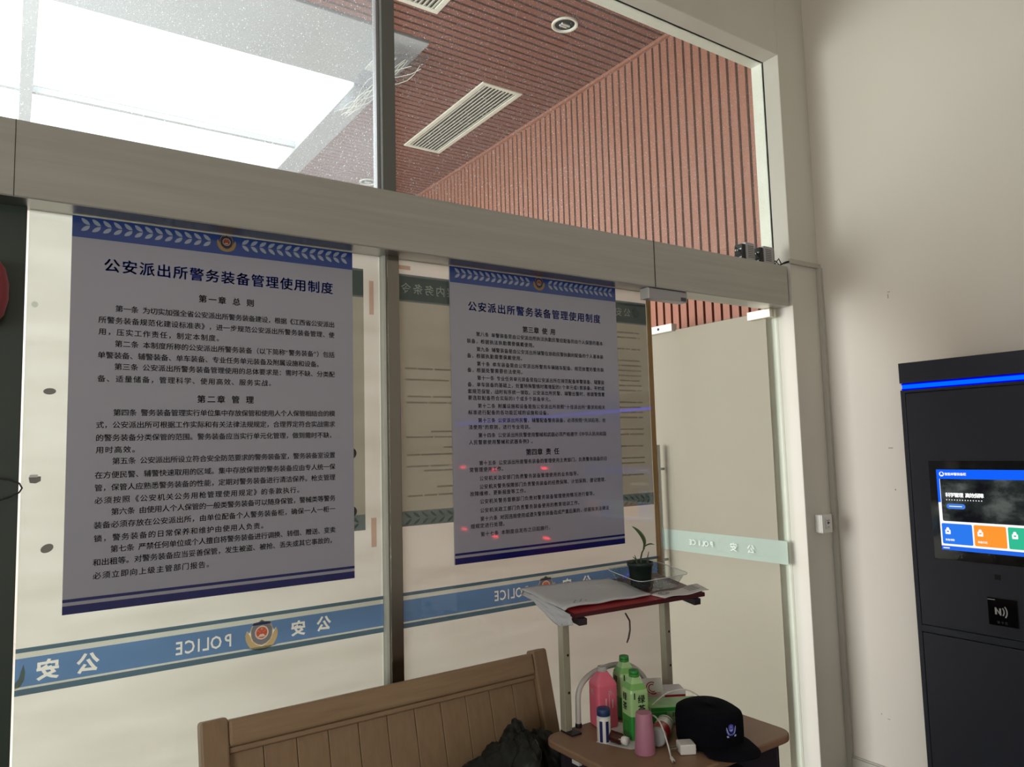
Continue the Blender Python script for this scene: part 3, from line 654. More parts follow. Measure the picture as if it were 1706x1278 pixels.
L2 = [('第八条 单警装备是由公安派出所执法执勤民警应配备的由个人保管的基本', 2.018, 1, 1), ('装备，根据执法执勤需要佩戴使用。', 1.991, 0, 0), ('第九条 辅警装备是由公安派出所辅警在协助民警执勤时配备的个人基本装', 1.962, 1, 1), ('备，根据执勤需要佩戴使用。', 1.937, 0, 0),
      ('第十条 单车装备是由公安派出所警用车辆随车配备、规范放置的警务装', 1.908, 1, 1), ('备，根据处警需要依法使用。', 1.884, 0, 0), ('第十一条 专业任务单元装备是指公安派出所在规范配备单警装备、辅警装', 1.856, 1, 1), ('备、单车装备的基础上，处置特殊警情时需增配的1个单元或1套装备。平时成', 1.831, 0, 1),
      ('套规范保管，战时有序统一领取。公安派出所民警、辅警出警时，根据警情需', 1.806, 0, 1), ('要选取配备符合实际的1个或多个装备单元。', 1.782, 0, 0), ('第十二条 附属设施和设备是指公安派出所按照“十佳派出所”要求和相关', 1.753, 1, 1), ('标准进行配备的各功能区域的设施和设备。', 1.729, 0, 0),
      ('第十三条 公安派出所民警、辅警配备警务装备，必须按照“先训后用、依', 1.700, 1, 1), ('法使用”的原则，进行专业培训。', 1.675, 0, 0), ('第十四条 公安派出所民警使用警械和武器必须严格遵守《中华人民共和国', 1.645, 1, 1), ('人民警察使用警械和武器条例》。', 1.620, 0, 0),
      ('第十五条 公安派出所是警务装备的管理使用主责部门，负责警务装备的日', 1.544, 1, 1), ('常管理使用工作。', 1.521, 0, 0), ('公安机关治安部门负责警务装备管理使用的业务指导。', 1.489, 1, 0), ('公安机关警务保障部门负责警务装备的经费保障、计划采购、登记管理、', 1.459, 1, 1), ('故障维修、更新报废等工作。', 1.435, 0, 0),
      ('公安机关警务督察部门负责对警务装备管理使用情况进行督导。', 1.406, 1, 0), ('公安机关政工部门负责警务装备使用的教育培训工作。', 1.374, 1, 0), ('第十六条 对因违规使用或遗失警务装备造成严重后果的，依据有关法律法', 1.344, 1, 1), ('规规定进行处理。', 1.320, 0, 0), ('第十七条 本制度自发布之日起施行。', 1.289, 1, 0)]
text_block(o, mp, ('公安派出所警务装备管理使用制度', 1.382, 2.030, 2.113, .0385), [('第三章 使 用', 1.627, 1.789, 2.047, .0265), ('第四章 责 任', 1.627, 1.789, 1.576, .0265)],
           [(s_, 1.417 if ind else 1.376, 2.036, v, S2, f_ > 0) for s_, v, ind, f_ in L2])

# ---- posters stuck on the hall side of the glass, seen from behind
def back_poster(x0, x1, label, title, emb, seed):
    y = GY+.0085; mp = onwall(y); rd = random.Random(seed)
    o = thing('hall_poster', ((x0+x1)/2, y, 1.346), label, 'poster', 'posters on the hall side of the glass')
    MB().flat([(x0, 1.397), (x1, 1.397), (x1, 2.124), (x0, 2.124)], mp).build('sheet', M['bposter'], o)
    m = MB()
    cut = []
    if title: cut += glyphs2d(title[0], title[1], title[2], 2.158, .040, True, .0)
    vs, fs = holes((x0, 2.124, x1, 2.222), cut) if cut else ([(x0, 2.124), (x1, 2.124), (x1, 2.222), (x0, 2.222)], [(0, 1, 2, 3)])
    m.add([mp(a, c) for a, c in vs], fs, 0)
    hb = m.build('header_band', M['bposter_hdr'], o)
    MB().flat([(x0, 1.346), (x1, 1.346), (x1, 1.397), (x0, 1.397)], mp).build('footer_band', M['bposter_hdr'], o)
    m = MB().flat([(x0, 2.13), (x1, 2.13), (x1, 2.215), (x0, 2.215)], onwall(y+.0006)); m.build('pale_lettering', M['bposter_wht'], hb)
    m = MB(); laurel(m, x0+.02, x1-.02, 1.371, .030, onwall(y-.0005), 0, 17, 1)
    m.build('laurel_motif', M['bposter_wht'], o)
    if emb:
        m = MB(); emblem(m, emb, 2.175, .045, onwall(y-.0006), 0, True, .0001); m.build('pale_emblem', M['bposter_wht'], hb)
    m = MB(); ln = []
    if seed == 3: ln = [(1.889, .033), (1.850, .033), (1.791, .04), (1.770, .036), (1.668, .13), (1.649, .034), (1.612, .18), (1.588, .035), (1.548, .034), (1.532, .10), (1.475, .15), (1.447, .036)]
    else:
        v = 2.085
        while v > 1.43:
            ln.append((v, .03 if rd.random() < .8 else .12)); v -= .0215 if rd.random() < .85 else .05
    for v, a in ln:
        u = x0+a
        while u < x1-.05:
            e = min(u+.02+rd.random()*.10, x1-.045); m.flat([(u, v-.003), (e, v-.003), (e, v+.003), (u, v+.003)], onwall(y-.0005)); u = e+.004+rd.random()*.006
    m.build('grey_text_lines', M['bposter_txt'], o)
back_poster(1.104, 1.700, 'translucent back of a poster behind the glass, between mullion and right poster', ('公安机关人民警察内务条令', 1.122, 1.672), None, 3)
back_poster(1.740, 2.312, 'translucent back of a poster behind the glass, strip visible beside the door', ('公安', 2.125, 2.225), 2.250, 5)
back_poster(.400, .985, 'translucent back of a poster peeking out right of the left poster', None, None, 9)
# ---- bits stuck to the glass
def pad(name, u, v, ru, rv, ang, label, cat, m, y=2.2945, group=None, n=22):
    c, s = math.cos(ang), math.sin(ang)
    poly = [(u+ru*math.cos(2*PI*k/n)*c-rv*math.sin(2*PI*k/n)*s, v+ru*math.cos(2*PI*k/n)*s+rv*math.sin(2*PI*k/n)*c) for k in range(n)]
    return tag(MB().prism(poly, onwall(y), -.0012, .002).build(name, m), label, cat, group)
pad('adhesive_pad', .091, 1.784, .0145, .0085, .05, 'grey oval adhesive pad, upper one left of the left poster', 'pad', M['pad'])
pad('adhesive_pad', .095, 1.374, .0150, .0105, .45, 'grey oval adhesive pad, lower one left of the left poster', 'pad', M['pad'])
hk = thing('adhesive_hook', (.062, 2.29, 1.555), 'small grey stick-on hook on the glass beside the wire loop', 'hook')
MB().prism([(.050, 1.560), (.053, 1.545), (.066, 1.543), (.077, 1.549), (.077, 1.561)], onwall(2.2945), -.001, .003).build('pad', M['pad'], hk)
MB().box((.052, 2.286, 1.559), (.070, 2.2912, 1.566)).build('hook', M['white_plastic'], hk)
pad('suction_disc', .052, 2.014, .0075, .0075, 0, 'tiny clear suction disc near the left edge of the glass', 'disc', M['clear'])
for v, lb in ((1.599, 'black round magnet seen through the glass at the poster edge, upper of two'), (1.410, 'black round magnet seen through the glass at the poster edge, lower of two')):
    tag(MB().lathe([(.018, 0), (.018, .001), (.014, .0015)], (.936, 2.3052, v), 20, axis=(0, -1, 0)).build('magnet', M['black']), lb, 'magnet', 'magnets beside the left poster')
for a, lb in (((1.000, 2.065, 1.016, 2.181), 'faded upright tape strip on the glass left of the mullion, upper'), ((1.110, 2.235, 1.156, 2.249), 'faded pinkish tape strip on the glass right of the mullion'), ((1.000, 1.29, 1.018, 1.385), 'faded upright tape strip on the glass left of the mullion, lower')):
    tag(MB().prism([(a[0], a[1]), (a[2], a[1]), (a[2], a[3]), (a[0], a[3])], onwall(2.2955), -.0004, .0006).build('tape_strip', M['tape']), lb, 'tape', 'tape strips on the glass')

# ================================================================== CABINETS along the right wall
def cabinet(y1, width, label, screen, digits):
    y0 = y1-width; X = 3.095; z1 = 1.914
    o = thing('equipment_cabinet', (3.28, (y0+y1)/2, -.03), label, 'cabinet', 'navy equipment cabinets along the right wall')
    m = MB().box((X+.012, y0, -.03), (3.462, y1, 1.80)).box((X+.014, y0, 1.80), (3.462, y1, 1.829)).box((X-.004, y0, 1.829), (3.462, y1, z1))
    m.box((X-.002, y0, -.03), (X+.012, y0+.018, 1.80)).box((X-.002, y1-.018, -.03), (X+.012, y1, 1.80)).box((X-.002, y0+.018, 1.7885), (X+.012, y1-.018, 1.80)).box((X-.002, y0+.018, .8175), (X+.012, y1-.018, .8445)).box((X-.002, y0+.018, -.03), (X+.012, y1-.018, .07))
    m.build('body', M['cabinet'], o, bevel=.0015)
    l = MB().box((X+.004, y0+.002, 1.8065), (X+.014, y1-.006, 1.8225)).build('light_strip', M['led'], o)
    MB().box((X+.0065, y0+.001, 1.8015), (X+.0138, y1-.001, 1.8062)).box((X+.0065, y0+.001, 1.8228), (X+.0138, y1-.001, 1.8275)).build('strip_diffuser', M['led_dim'], l)
    for za, zb in ((.8475, 1.7850), (.073, .8145)):
        MB().box((X-.003, y0+.0215, za), (X+.012, y1-.0215, zb)).build('door', M['cabinet'], o, bevel=.0015)
    mp = oncab(X-.003)
    if screen:
        sc = thing_child(o)
        u0 = -1.501
        MB().box((X-.008, .870, 1.118), (X-.0025, 1.531, 1.506)).build('screen_bezel', M['bezel'], o, bevel=.001)
        bz = [c for c in o.children if c.name.startswith('screen_bezel')][0]
        q = oncab(X-.0083)
        def R(a, c, d, e, k, mi): sm.flat([(u0+a, 1.472-e), (u0+d, 1.472-e), (u0+d, 1.472-c), (u0+a, 1.472-c)], q, .00015*k, mi)
        def RR(a, c, d, e, r, k, mi):
            p = []
            for cx, cy, s_ in ((d-r, c+r, 0), (a+r, c+r, 90), (a+r, e-r, 180), (d-r, e-r, 270)): p += arc(cx, -cy, r, s_, s_+90, 4)
            sm.flat([(u0+x, 1.472+y) for x, y in p], q, .00015*k, mi)
        sm = MB()
        R(0, 0, .6, .316, 0, 1); R(0, 0, .6, .037, 1, 0); R(0, 0, .010, .13, 1, 0); R(.59, 0, .6, .13, 1, 0); R(0, .300, .6, .316, 1, 6)
        RR(.012, .037, .588, .203, .006, 2, 2); R(.012, .037, .588, .045, 2, 2)
        for a, k in ((.006, 3), (.124, 4), (.242, 5), (.360, 3), (.478, 4)):
            RR(a, .212, a+.112, .292, .005, 2, k)
            # lock-box icon and caption
            RR(a+.012, .236, a+.032, .254, .003, 3, 1); sm.flat(circ(u0+a+.022, 1.472-.233, .006, 12), q, .00045, 1); R(a+.018, .241, a+.026, .2455, 4, k)
        RR(.030, .134, .100, .154, .0099, 3, 7)
        sm.flat(circ(u0+.020, 1.472-.018, .0095, 20), q, .00045, 1); sm.flat([(u0+.014, 1.4505), (u0+.026, 1.4505), (u0+.0245, 1.457), (u0+.0155, 1.457)], q, .0006, 0); sm.flat(circ(u0+.020, 1.4575, .0042, 10), q, .00055, 0)
        write(sm, '智能单警装备柜', u0+.032, u0+.112, 1.4495, .0122, q, .0006, 1, True, .03)
        write(sm, '科学管理 高效保障', u0+.030, u0+.168, 1.3655, .0185, q, .0006, 1, True, .05)
        for k in range(14): R(.031+k*.0098, .117, .0345+k*.0098, .121, 4, 1)
        R(.040, .1425, .088, .1455, 4, 1); R(.006, .306, .030, .310, 4, 1)
        for a, s_ in ((.006, '装备领取'), (.124, '装备归还')): write(sm, s_, u0+a+.011, u0+a+.045, 1.472-.279, .0088, q, .0006, 1, True, .03)
        sm.build('screen', [M['s_blue'], M['s_white'], M['s_banner'], M['s_tileb'], M['s_tileo'], M['s_tileg'], M['s_foot'], M['s_btn']], bz)
        ln = MB().box((X-.006, 1.300, 1.061), (X-.0028, 1.319, 1.080)).build('sensor_window', M['gap'], o)
        nf = MB().box((X-.007, 1.2495, .8915), (X-.0028, 1.3515, .9925)).build('card_reader', M['bezel'], o, bevel=.001)
        q = oncab(X-.0072); m = MB(); c0 = -1.302
        m.flat([(c0-.025, .932), (c0-.0185, .932), (c0-.0185, .948), (c0-.008, .930), (c0-.0035, .930), (c0-.0035, .956), (c0-.010, .956), (c0-.010, .941), (c0-.0205, .958), (c0-.025, .958)][::1], q)
        for r_ in (.020, .030):
            a_, b_ = arc(c0-.016, .944, r_, -38, 38, 8), arc(c0-.016, .944, r_+.0045, -38, 38, 8)
            m.add([q(x, y) for x, y in a_+b_], [(i, i+1, 10+i, 9+i) for i in range(8)])
        m.build('reader_symbol', M['grey_plastic'], nf); m = MB()
        write(m, '读卡区', c0-.022, c0+.018, .900, .0105, q, 0, 0, True, .01); m.build('reader_caption', M['grey_plastic'], nf)
        MB().flat([(c0-.047, .984), (c0-.022, .984), (c0-.022, .987), (c0-.047, .987)], q).build('small_print', M['grey_plastic'], nf)
    if digits:
        for y, z in digits: MB().box((X-.0055, y-.035, z-.007), (X-.0028, y+.035, z+.007)).build('digit_display', M['led_red'], o)
def thing_child(o): return o
cabinet(1.625, .840, 'tall navy cabinet with a lit touch screen against the right wall', True, None)
cabinet(.780, .755, 'navy locker cabinet beside the screen cabinet, seen reflected in the poster', False, [(.45, 1.46), (.45, .98)])
cabinet(.020, .810, 'far navy locker cabinet nearest the room end, seen reflected in the poster', False, [(-.20, 1.44), (-.66, 1.46), (-.20, .94), (-.66, .96)])

# ================================================================== BENCH
bench = thing('wooden_bench', (1.02, 2.05, -.03), 'long high-backed oak bench with plank back before the glass', 'bench')
T0 = Vector((0, 2.150, .895)); TV = Vector((0, -.251, -.968)); TN = Vector((0, -.968, .251))
def bk(u, v, t=0.0): return tuple(Vector((u, 0, 0))+T0+TV*v+TN*t)     # v down along the back, t towards the room
for a, c in ((.440, .510), (1.516, 1.574)):
    MB().prism([(a, .001), (a+.006, -.004), (c-.006, -.004), (c, .001), (c, .62), (a, .62)], bk, -.018, .028).build('back_post', M['benchwood'], bench, bevel=.005)
MB().prism([(.5105, .004), (1.5155, .004), (1.5155, .072), (.5105, .072)], bk, -.016, .027).build('top_rail', M['benchrail'], bench, bevel=.009, seg=3)
MB().prism([(.5105, .0725), (1.5155, .0725), (1.5155, .088), (.5105, .088)], bk, -.010, .018).build('rail_moulding', M['benchrail'], bench, bevel=.004)
pn = MB(); n = 11
for k in range(n):
    a = .511+(1.5145-.511)*k/n; c = .511+(1.5145-.511)*(k+1)/n
    pn.prism([(a+.0008, .0885), (c-.0008, .0885), (c-.0008, .50), (a+.0008, .50)], bk, -.008, .008)
pn.build('plank_panel', M['benchwood'], bench, bevel=.002)
MB().prism([(.5105, .0885), (1.515, .0885), (1.515, .50), (.5105, .50)], bk, -.0095, -.0082).build('panel_backing', M['groove'], bench)
MB().box((.44, 1.74, .385), (1.574, 2.035, .42)).build('seat', M['benchrail'], bench, bevel=.006)
for x in (.47, 1.543):
    for y in (1.77, 2.02): MB().box((x-.03, y-.025, -.03), (x+.03, y+.025, .384)).build('leg', M['benchwood'], bench, bevel=.004)
MB().box((.50, 1.755, .315), (1.512, 1.780, .384)).build('apron', M['benchrail'], bench, bevel=.003)
for x0, x1 in ((.40, .439),): MB().box((x0, 1.74, .42), (x1, 2.06, .66)).build('arm', M['benchwood'], bench, bevel=.006)
# ---- jacket heaped on the bench
jk = MB()
def blob(c, r, seed):
    bm = bmesh.new(); bmesh.ops.create_icosphere(bm, subdivisions=4, radius=1)
    vs = []
    for v in bm.verts:
        d = v.co.normalized(); k = 1+.16*noise.noise(d*2.1+Vector((seed, 0, 0)))
        p = Vector((c[0]+d.x*r[0]*k, c[1]+d.y*r[1]*k, c[2]+d.z*r[2]*k)); p.z = max(p.z, .424); vs.append(p)
    bm.verts.index_update(); jk.add(vs, [tuple(x.index for x in f_.verts) for f_ in bm.faces], 0, True); bm.free()
blob((1.320, 1.945, .590), (.080, .085, .165), 1); blob((1.26, 1.91, .57), (.10, .11, .150), 5); blob((1.17, 1.89, .55), (.11, .12, .150), 2); blob((1.425, 1.945, .52), (.075, .080, .120), 3); blob((1.06, 1.88, .53), (.12, .12, .135), 4); blob((.98, 1.87, .52), (.12, .12, .12), 6)
rj = random.Random(11)
for k in range(30):                                   # long folds running down and outwards from the gathered top
    x0 = 1.05+.33*rj.random(); a_ = (x0-1.27)*2.6+(rj.random()-.5)*.7; zt_ = .745-abs(x0-1.32)*.38; r_ = .010+.010*rj.random()
    path = []
    for q in range(9):
        t_ = q/8; path.append((x0+a_*t_*.20+.012*math.sin(t_*6+k), 1.905-(.125 if x0+a_*t_*.2 < 1.28 else .065)*math.sin(min(1, t_*1.15)*PI/2)-.006*math.sin(t_*9+k*2), max(.44, zt_-.30*t_**1.5)))
    jk.tube(path, [r_*(.6+.8*math.sin(PI*min(1, .15+q/9))) for q in range(9)], 8)
jk.tube([(1.30, 1.86, .725), (1.26, 1.80, .69), (1.235, 1.77, .60), (1.245, 1.76, .49)], [.03, .042, .048, .05], 12); jk.tube([(1.36, 1.92, .72), (1.40, 1.90, .64), (1.42, 1.89, .54)], [.035, .042, .042], 12)
jo = tag(jk.build('jacket', M['jacket'], smooth=True), 'black padded jacket heaped on the right end of the bench', 'jacket')
md = jo.modifiers.new('remesh', 'REMESH'); md.mode = 'VOXEL'; md.voxel_size = .0065; md.use_smooth_shade = True
bpy.context.view_layer.update()
dg_ = bpy.context.evaluated_depsgraph_get(); ev_ = jo.evaluated_get(dg_)
jm = bpy.data.meshes.new_from_object(ev_, depsgraph=dg_); jo.modifiers.clear(); jo.data = jm
nrm_ = [v.normal.copy() for v in jm.vertices]
for v, n_ in zip(jm.vertices, nrm_):                    # gathered cloth: long ridges that fan out from the top, plus small crumples
    p = v.co; an = math.atan2(p.x-1.30, .80-p.z+.05)
    wv = noise.noise(Vector((an*7+p.z*2, p.y*9, p.z*5))); rd_ = 1-abs(wv)*2.2
    fine = 1-abs(noise.noise(p*Vector((34, 34, 22)) if False else Vector((p.x*36, p.y*36, p.z*22))))*2
    p2 = p+n_*(.013*rd_+.005*fine-.008)
    v.co = (p2.x, min(p2.y, 2.075+.0), max(p2.z, .4215))
jm.polygons.foreach_set('use_smooth', [True]*len(jm.polygons)); jm.update()

# ================================================================== DESK, STAND AND THINGS ON THEM
ZT = .75
desk = thing('school_desk', (1.63, 1.62, -.03), 'school desk with rounded beige laminate top at the bench end', 'desk')
def rrect(x0, y0, x1, y1, r, n=6):
    p = []
    for cx, cy, a in ((x1-r, y1-r, 0), (x0+r, y1-r, 90), (x0+r, y0+r, 180), (x1-r, y0+r, 270)): p += arc(cx, cy, r, a, a+90, n)
    return p
zmap = lambda u, v, t=0.0: (u, v, t)
MB().prism(rrect(1.332, 1.395, 1.937, 1.835, .05), zmap, ZT-.022, ZT).build('desktop', M['deskwood'], desk, bevel=.006, seg=3)
sf = MB().box((1.375, 1.43, .60), (1.90, 1.80, .612)).box((1.375, 1.785, .612), (1.90, 1.80, .727)).box((1.375, 1.43, .612), (1.385, 1.785, .727)).box((1.89, 1.43, .612), (1.90, 1.785, .727))
sf.build('book_shelf', M['deskmetal'], desk, bevel=.002)
MB().box((1.362, 1.70, .70), (1.3745, 1.73, .727)).build('bracket', M['white_plastic'], desk)
for x in (1.40, 1.875):
    lg = MB().box((x-.02, 1.555, 0), (x+.02, 1.605, .5995)).build('leg', M['leg'], desk, bevel=.003)
    MB().box((x-.02, 1.42, -.03), (x+.02, 1.70, 0)).build('foot', M['leg'], lg, bevel=.004)
# stand clamped on the back edge of the desk
stand = thing('raised_shelf_stand', (1.64, 1.80, ZT), 'small dark red shelf on two square steel legs standing on the desk', 'stand')
for x, y in ((1.412, 1.815), (1.850, 1.820)):
    lg = MB().box((x-.0125, y-.0125, ZT+.001), (x+.0125, y+.0125, 1.075)).build('leg', M['leg'], stand, bevel=.0015)
    for z in (.975, .865): MB().tube([(x+.004, y-.0135, z), (x+.004, y-.0120, z)], .004, 10).build('bolt_hole', M['black'], lg)
    MB().box((x-.014, y-.045, ZT+.001), (x+.022, y+.0125, ZT+.006)).build('foot_plate', M['black'], lg, bevel=.001)
SL = .15
def brd(x, y, t=0.0): return (x, y-SL*.29*t, 1.1+SL*(y-1.78)+t)
def BP(poly, t0, t1): return MB().prism(poly, brd, t0, t1)
BP([(1.415, 1.778), (1.978, 1.752), (1.990, 1.995), (1.425, 2.000)], -.014, 0).build('board', M['board'], stand, bevel=.002)
for p in ([(1.436, 1.766), (1.466, 1.765), (1.472, 1.985), (1.442, 1.985)], [(1.918, 1.746), (1.948, 1.745), (1.955, 1.985), (1.925, 1.985)]):
    BP(p, -.034, -.0145).build('cross_rail', M['deskmetal'], stand, bevel=.001)
# thin strip hanging from the board
tag(MB().tube([(1.622, 1.766, 1.076), (1.632, 1.758, 1.052), (1.630, 1.756, 1.025), (1.622, 1.755, 1.002), (1.614, 1.755, .988)], [.0025, .0028, .003, .003, .002], 8).build('hanging_strip', M['brown']), 'thin dark strip dangling from under the red shelf', 'strap')
# red folder, bubble envelope, sheet of paper
fl = BP([(1.422, 1.772), (1.800, 1.758), (1.775, 1.95), (1.43, 1.965)], .0008, .0036); tag(fl.build('red_folder', M['redfolder'], bevel=.001), 'red folder lying under the white bubble envelope on the shelf', 'folder')
ev = MB(); NU, NV = 30, 16; gp = []
c00, c10, c11, c01 = (1.408, 1.802), (1.758, 1.785), (1.745, 1.975), (1.395, 2.015)
for i in range(NU+1):
    for j in range(NV+1):
        a, c = i/NU, j/NV
        x = (1-a)*(1-c)*c00[0]+a*(1-c)*c10[0]+a*c*c11[0]+(1-a)*c*c01[0]; y = (1-a)*(1-c)*c00[1]+a*(1-c)*c10[1]+a*c*c11[1]+(1-a)*c*c01[1]
        t = .014+.004*noise.noise(Vector((x*14, y*14, 0)))-max(0, .04-a)*.20*(1-c*.6)
        p = brd(x, y, 0); gp.append((p[0], p[1], p[2]+t))
ev.add(gp, [(i*(NV+1)+j, (i+1)*(NV+1)+j, (i+1)*(NV+1)+j+1, i*(NV+1)+j+1) for i in range(NU) for j in range(NV)], 0, True)
en = thing('bubble_envelope', (1.52, 1.80, 1.11), 'white bubble envelope with a crumpled end drooping off the shelf', 'envelope')
eo = ev.build('sheet', M['bubble'], en); so = eo.modifiers.new('thick', 'SOLIDIFY'); so.thickness = .004
fd = MB(); NU, NV = 14, 10; gp = []
for i in range(NU+1):
    for j in range(NV+1):
        a, c = i/NU, j/NV
        y = 1.765+.240*a; x = 1.400+.007*noise.noise(Vector((a*6, c*5, 2)))-.010*c+.022*max(0, .3-a)*c*3
        z = 1.098+.15*(y-1.78)+.008-c*(.010+.042*max(0, 1-abs(a-.22)*1.7)**1.3)
        gp.append((x, y, z))
fd.add(gp, [(i*(NV+1)+j, (i+1)*(NV+1)+j, (i+1)*(NV+1)+j+1, i*(NV+1)+j+1) for i in range(NU) for j in range(NV)], 0, True)
fo_ = fd.build('crumpled_flap', M['bubble'], en); so = fo_.modifiers.new('thick', 'SOLIDIFY'); so.thickness = .002
m = MB()
for k in range(7):
    a = 1.455+.008*k; b_ = 1.815+.006*(k % 3); m.add([(lambda p: (p[0], p[1], p[2]+.018))(brd(a+dx, b_+dy)) for dx, dy in ((0, 0), (.006, .001), (.006, .004), (0, .003))], [(0, 1, 2, 3)])
m.build('printed_marks', M['ink'], en)
pp = MB(); gp = []; NU, NV = 14, 8
c00, c10, c11, c01 = (1.785, 1.752), (1.995, 1.748), (2.01, 1.815), (1.765, 1.800)
for i in range(NU+1):
    for j in range(NV+1):
        a, c = i/NU, j/NV
        x = (1-a)*(1-c)*c00[0]+a*(1-c)*c10[0]+a*c*c11[0]+(1-a)*c*c01[0]; y = (1-a)*(1-c)*c00[1]+a*(1-c)*c10[1]+a*c*c11[1]+(1-a)*c*c01[1]
        p = brd(x, y, 0); gp.append((p[0], p[1], p[2]+.0065+.0025*math.sin(a*9)))
pp.add(gp, [(i*(NV+1)+j, (i+1)*(NV+1)+j, (i+1)*(NV+1)+j+1, i*(NV+1)+j+1) for i in range(NU) for j in range(NV)], 0, True)
pt = thing('printed_paper', (1.84, 1.75, 1.10), 'printed sheet with a dark ring mark at the right end of the shelf', 'paper')
po = pp.build('sheet', M['paper'], pt); so = po.modifiers.new('thick', 'SOLIDIFY'); so.thickness = .001
m = MB(); ring = lambda r: [(lambda p: (p[0], p[1], p[2]+.0105))(brd(1.812+r*math.cos(2*PI*k/20), 1.782+r*.6*math.sin(2*PI*k/20))) for k in range(20)]
for r_ in (.022, .014): m.add(ring(r_)+ring(r_-.003), [(k, (k+1) % 20, 20+(k+1) % 20, 20+k) for k in range(20)])
for k in range(4): m.add([(lambda p: (p[0], p[1], p[2]+.0115))(brd(1.91+dx, 1.762+.010*k+dy)) for dx, dy in ((0, 0), (.06, .004), (.06, .007), (0, .003))], [(0, 1, 2, 3)])
m.build('printed_marks', M['ink'], pt)
# clear tray with potted plant
tray = thing('plastic_tray', (1.80, 1.83, 1.115), 'clear plastic food tray on the back of the red shelf', 'tray')
tz = 1.112; tt = .0075
lo = rrect(1.735, 1.818, 1.925, 1.930, .02, 4); hi = rrect(1.717, 1.800, 1.947, 1.950, .025, 4); rim = rrect(1.710, 1.793, 1.954, 1.957, .028, 4)
m = MB(); nn = len(lo)
vv = [brd(x, y, tt) for x, y in lo]+[brd(x, y, tt+.046) for x, y in hi]+[brd(x, y, tt+.047) for x, y in rim]
m.add(vv, [tuple(range(nn))]+[(i, (i+1) % nn, nn+(i+1) % nn, nn+i) for i in range(nn)]+[(nn+i, nn+(i+1) % nn, 2*nn+(i+1) % nn, 2*nn+i) for i in range(nn)])
m.build('body', M['clear2'], tray, smooth=False)
MB().tube([brd(x, y, tt+.047) for x, y in rim], .0012, 6, closed=True).build('rim', mat('bright_plastic_rim', 'D4D8D4', .25), tray)
tz = 1.119
plant = thing('potted_plant', (1.790, 1.865, tz), 'small seedling with one curved leaf in a dark green pot', 'plant')
pc = (1.790, 1.865, tz+.006)
MB().lathe([(.032, 0), (.034, .004), (.0405, .068), (.0445, .069), (.0450, .080), (.0425, .081), (.040, .072)], pc, 28).build('pot', M['pot'], plant)
MB().lathe([(.0395, .066), (.030, .071), (.012, .074), (0, .075)], pc, 20).build('soil', M['soil'], plant)
rv = Vector((.824, -.566, 0)); upv = Vector((0, 0, 1)); P0v = Vector((1.790, 1.865, tz+.076)); dv = Vector((.566, .824, 0))
def q3(r, h, d=0.0): return tuple(P0v+rv*r+upv*h+dv*d)
st = MB().tube([q3(.002, 0), q3(.003, .022), q3(.008, .042), q3(.018, .058)], [.0030, .0028, .0026, .002], 8).build('stem', M['stem'], plant)
def leafmesh(path, widths, name, cup=.3):
    m = MB(); vs = []; n = len(path)
    for i, (p, w_) in enumerate(zip(path, widths)):
        a = Vector(path[max(i-1, 0)]); c = Vector(path[min(i+1, n-1)]); t = (c-a).normalized()
        sd = (rv*.45+dv*.9).cross(t).normalized()*.5+dv*.75; sd = (sd-t*sd.dot(t)).normalized(); nn_ = t.cross(sd)
        for k in (-1, 0, 1): vs.append(Vector(p)+sd*w_*k+nn_*w_*cup*abs(k))
    m.add(vs, [(i*3+k, i*3+k+1, (i+1)*3+k+1, (i+1)*3+k) for i in range(n-1) for k in range(2)], 0, True)
    lo_ = m.build(name, M['leafg'], plant); s_ = lo_.modifiers.new('thick', 'SOLIDIFY'); s_.thickness = .0012; ss = lo_.modifiers.new('sub', 'SUBSURF'); ss.levels = 2; ss.render_levels = 2
leafmesh([q3(.012, .050), q3(.022, .066), q3(.022, .084), q3(.012, .104), q3(-.006, .122), q3(-.024, .132)], [.003, .010, .014, .013, .008, .001], 'leaf')
leafmesh([q3(.014, .056), q3(.026, .066), q3(.040, .069), q3(.052, .066)], [.002, .006, .006, .001], 'leaf')
m = MB()
for r0, pts in ((-.010, [(-.012, .018), (-.018, .034)]), (-.010, [(-.016, .022), (-.024, .028)]), (.022, [(.026, .024), (.031, .044)]), (.024, [(.030, .018), (.034, .022)]), (-.03, [(-.034, .010), (-.042, .016)]), (-.03, [(-.028, .014), (-.024, .020)])):
    m.tube([q3(r0, 0)]+[q3(a, c) for a, c in pts], [.0022, .002, .001], 6)
m.build('shoot', M['stem'], plant)

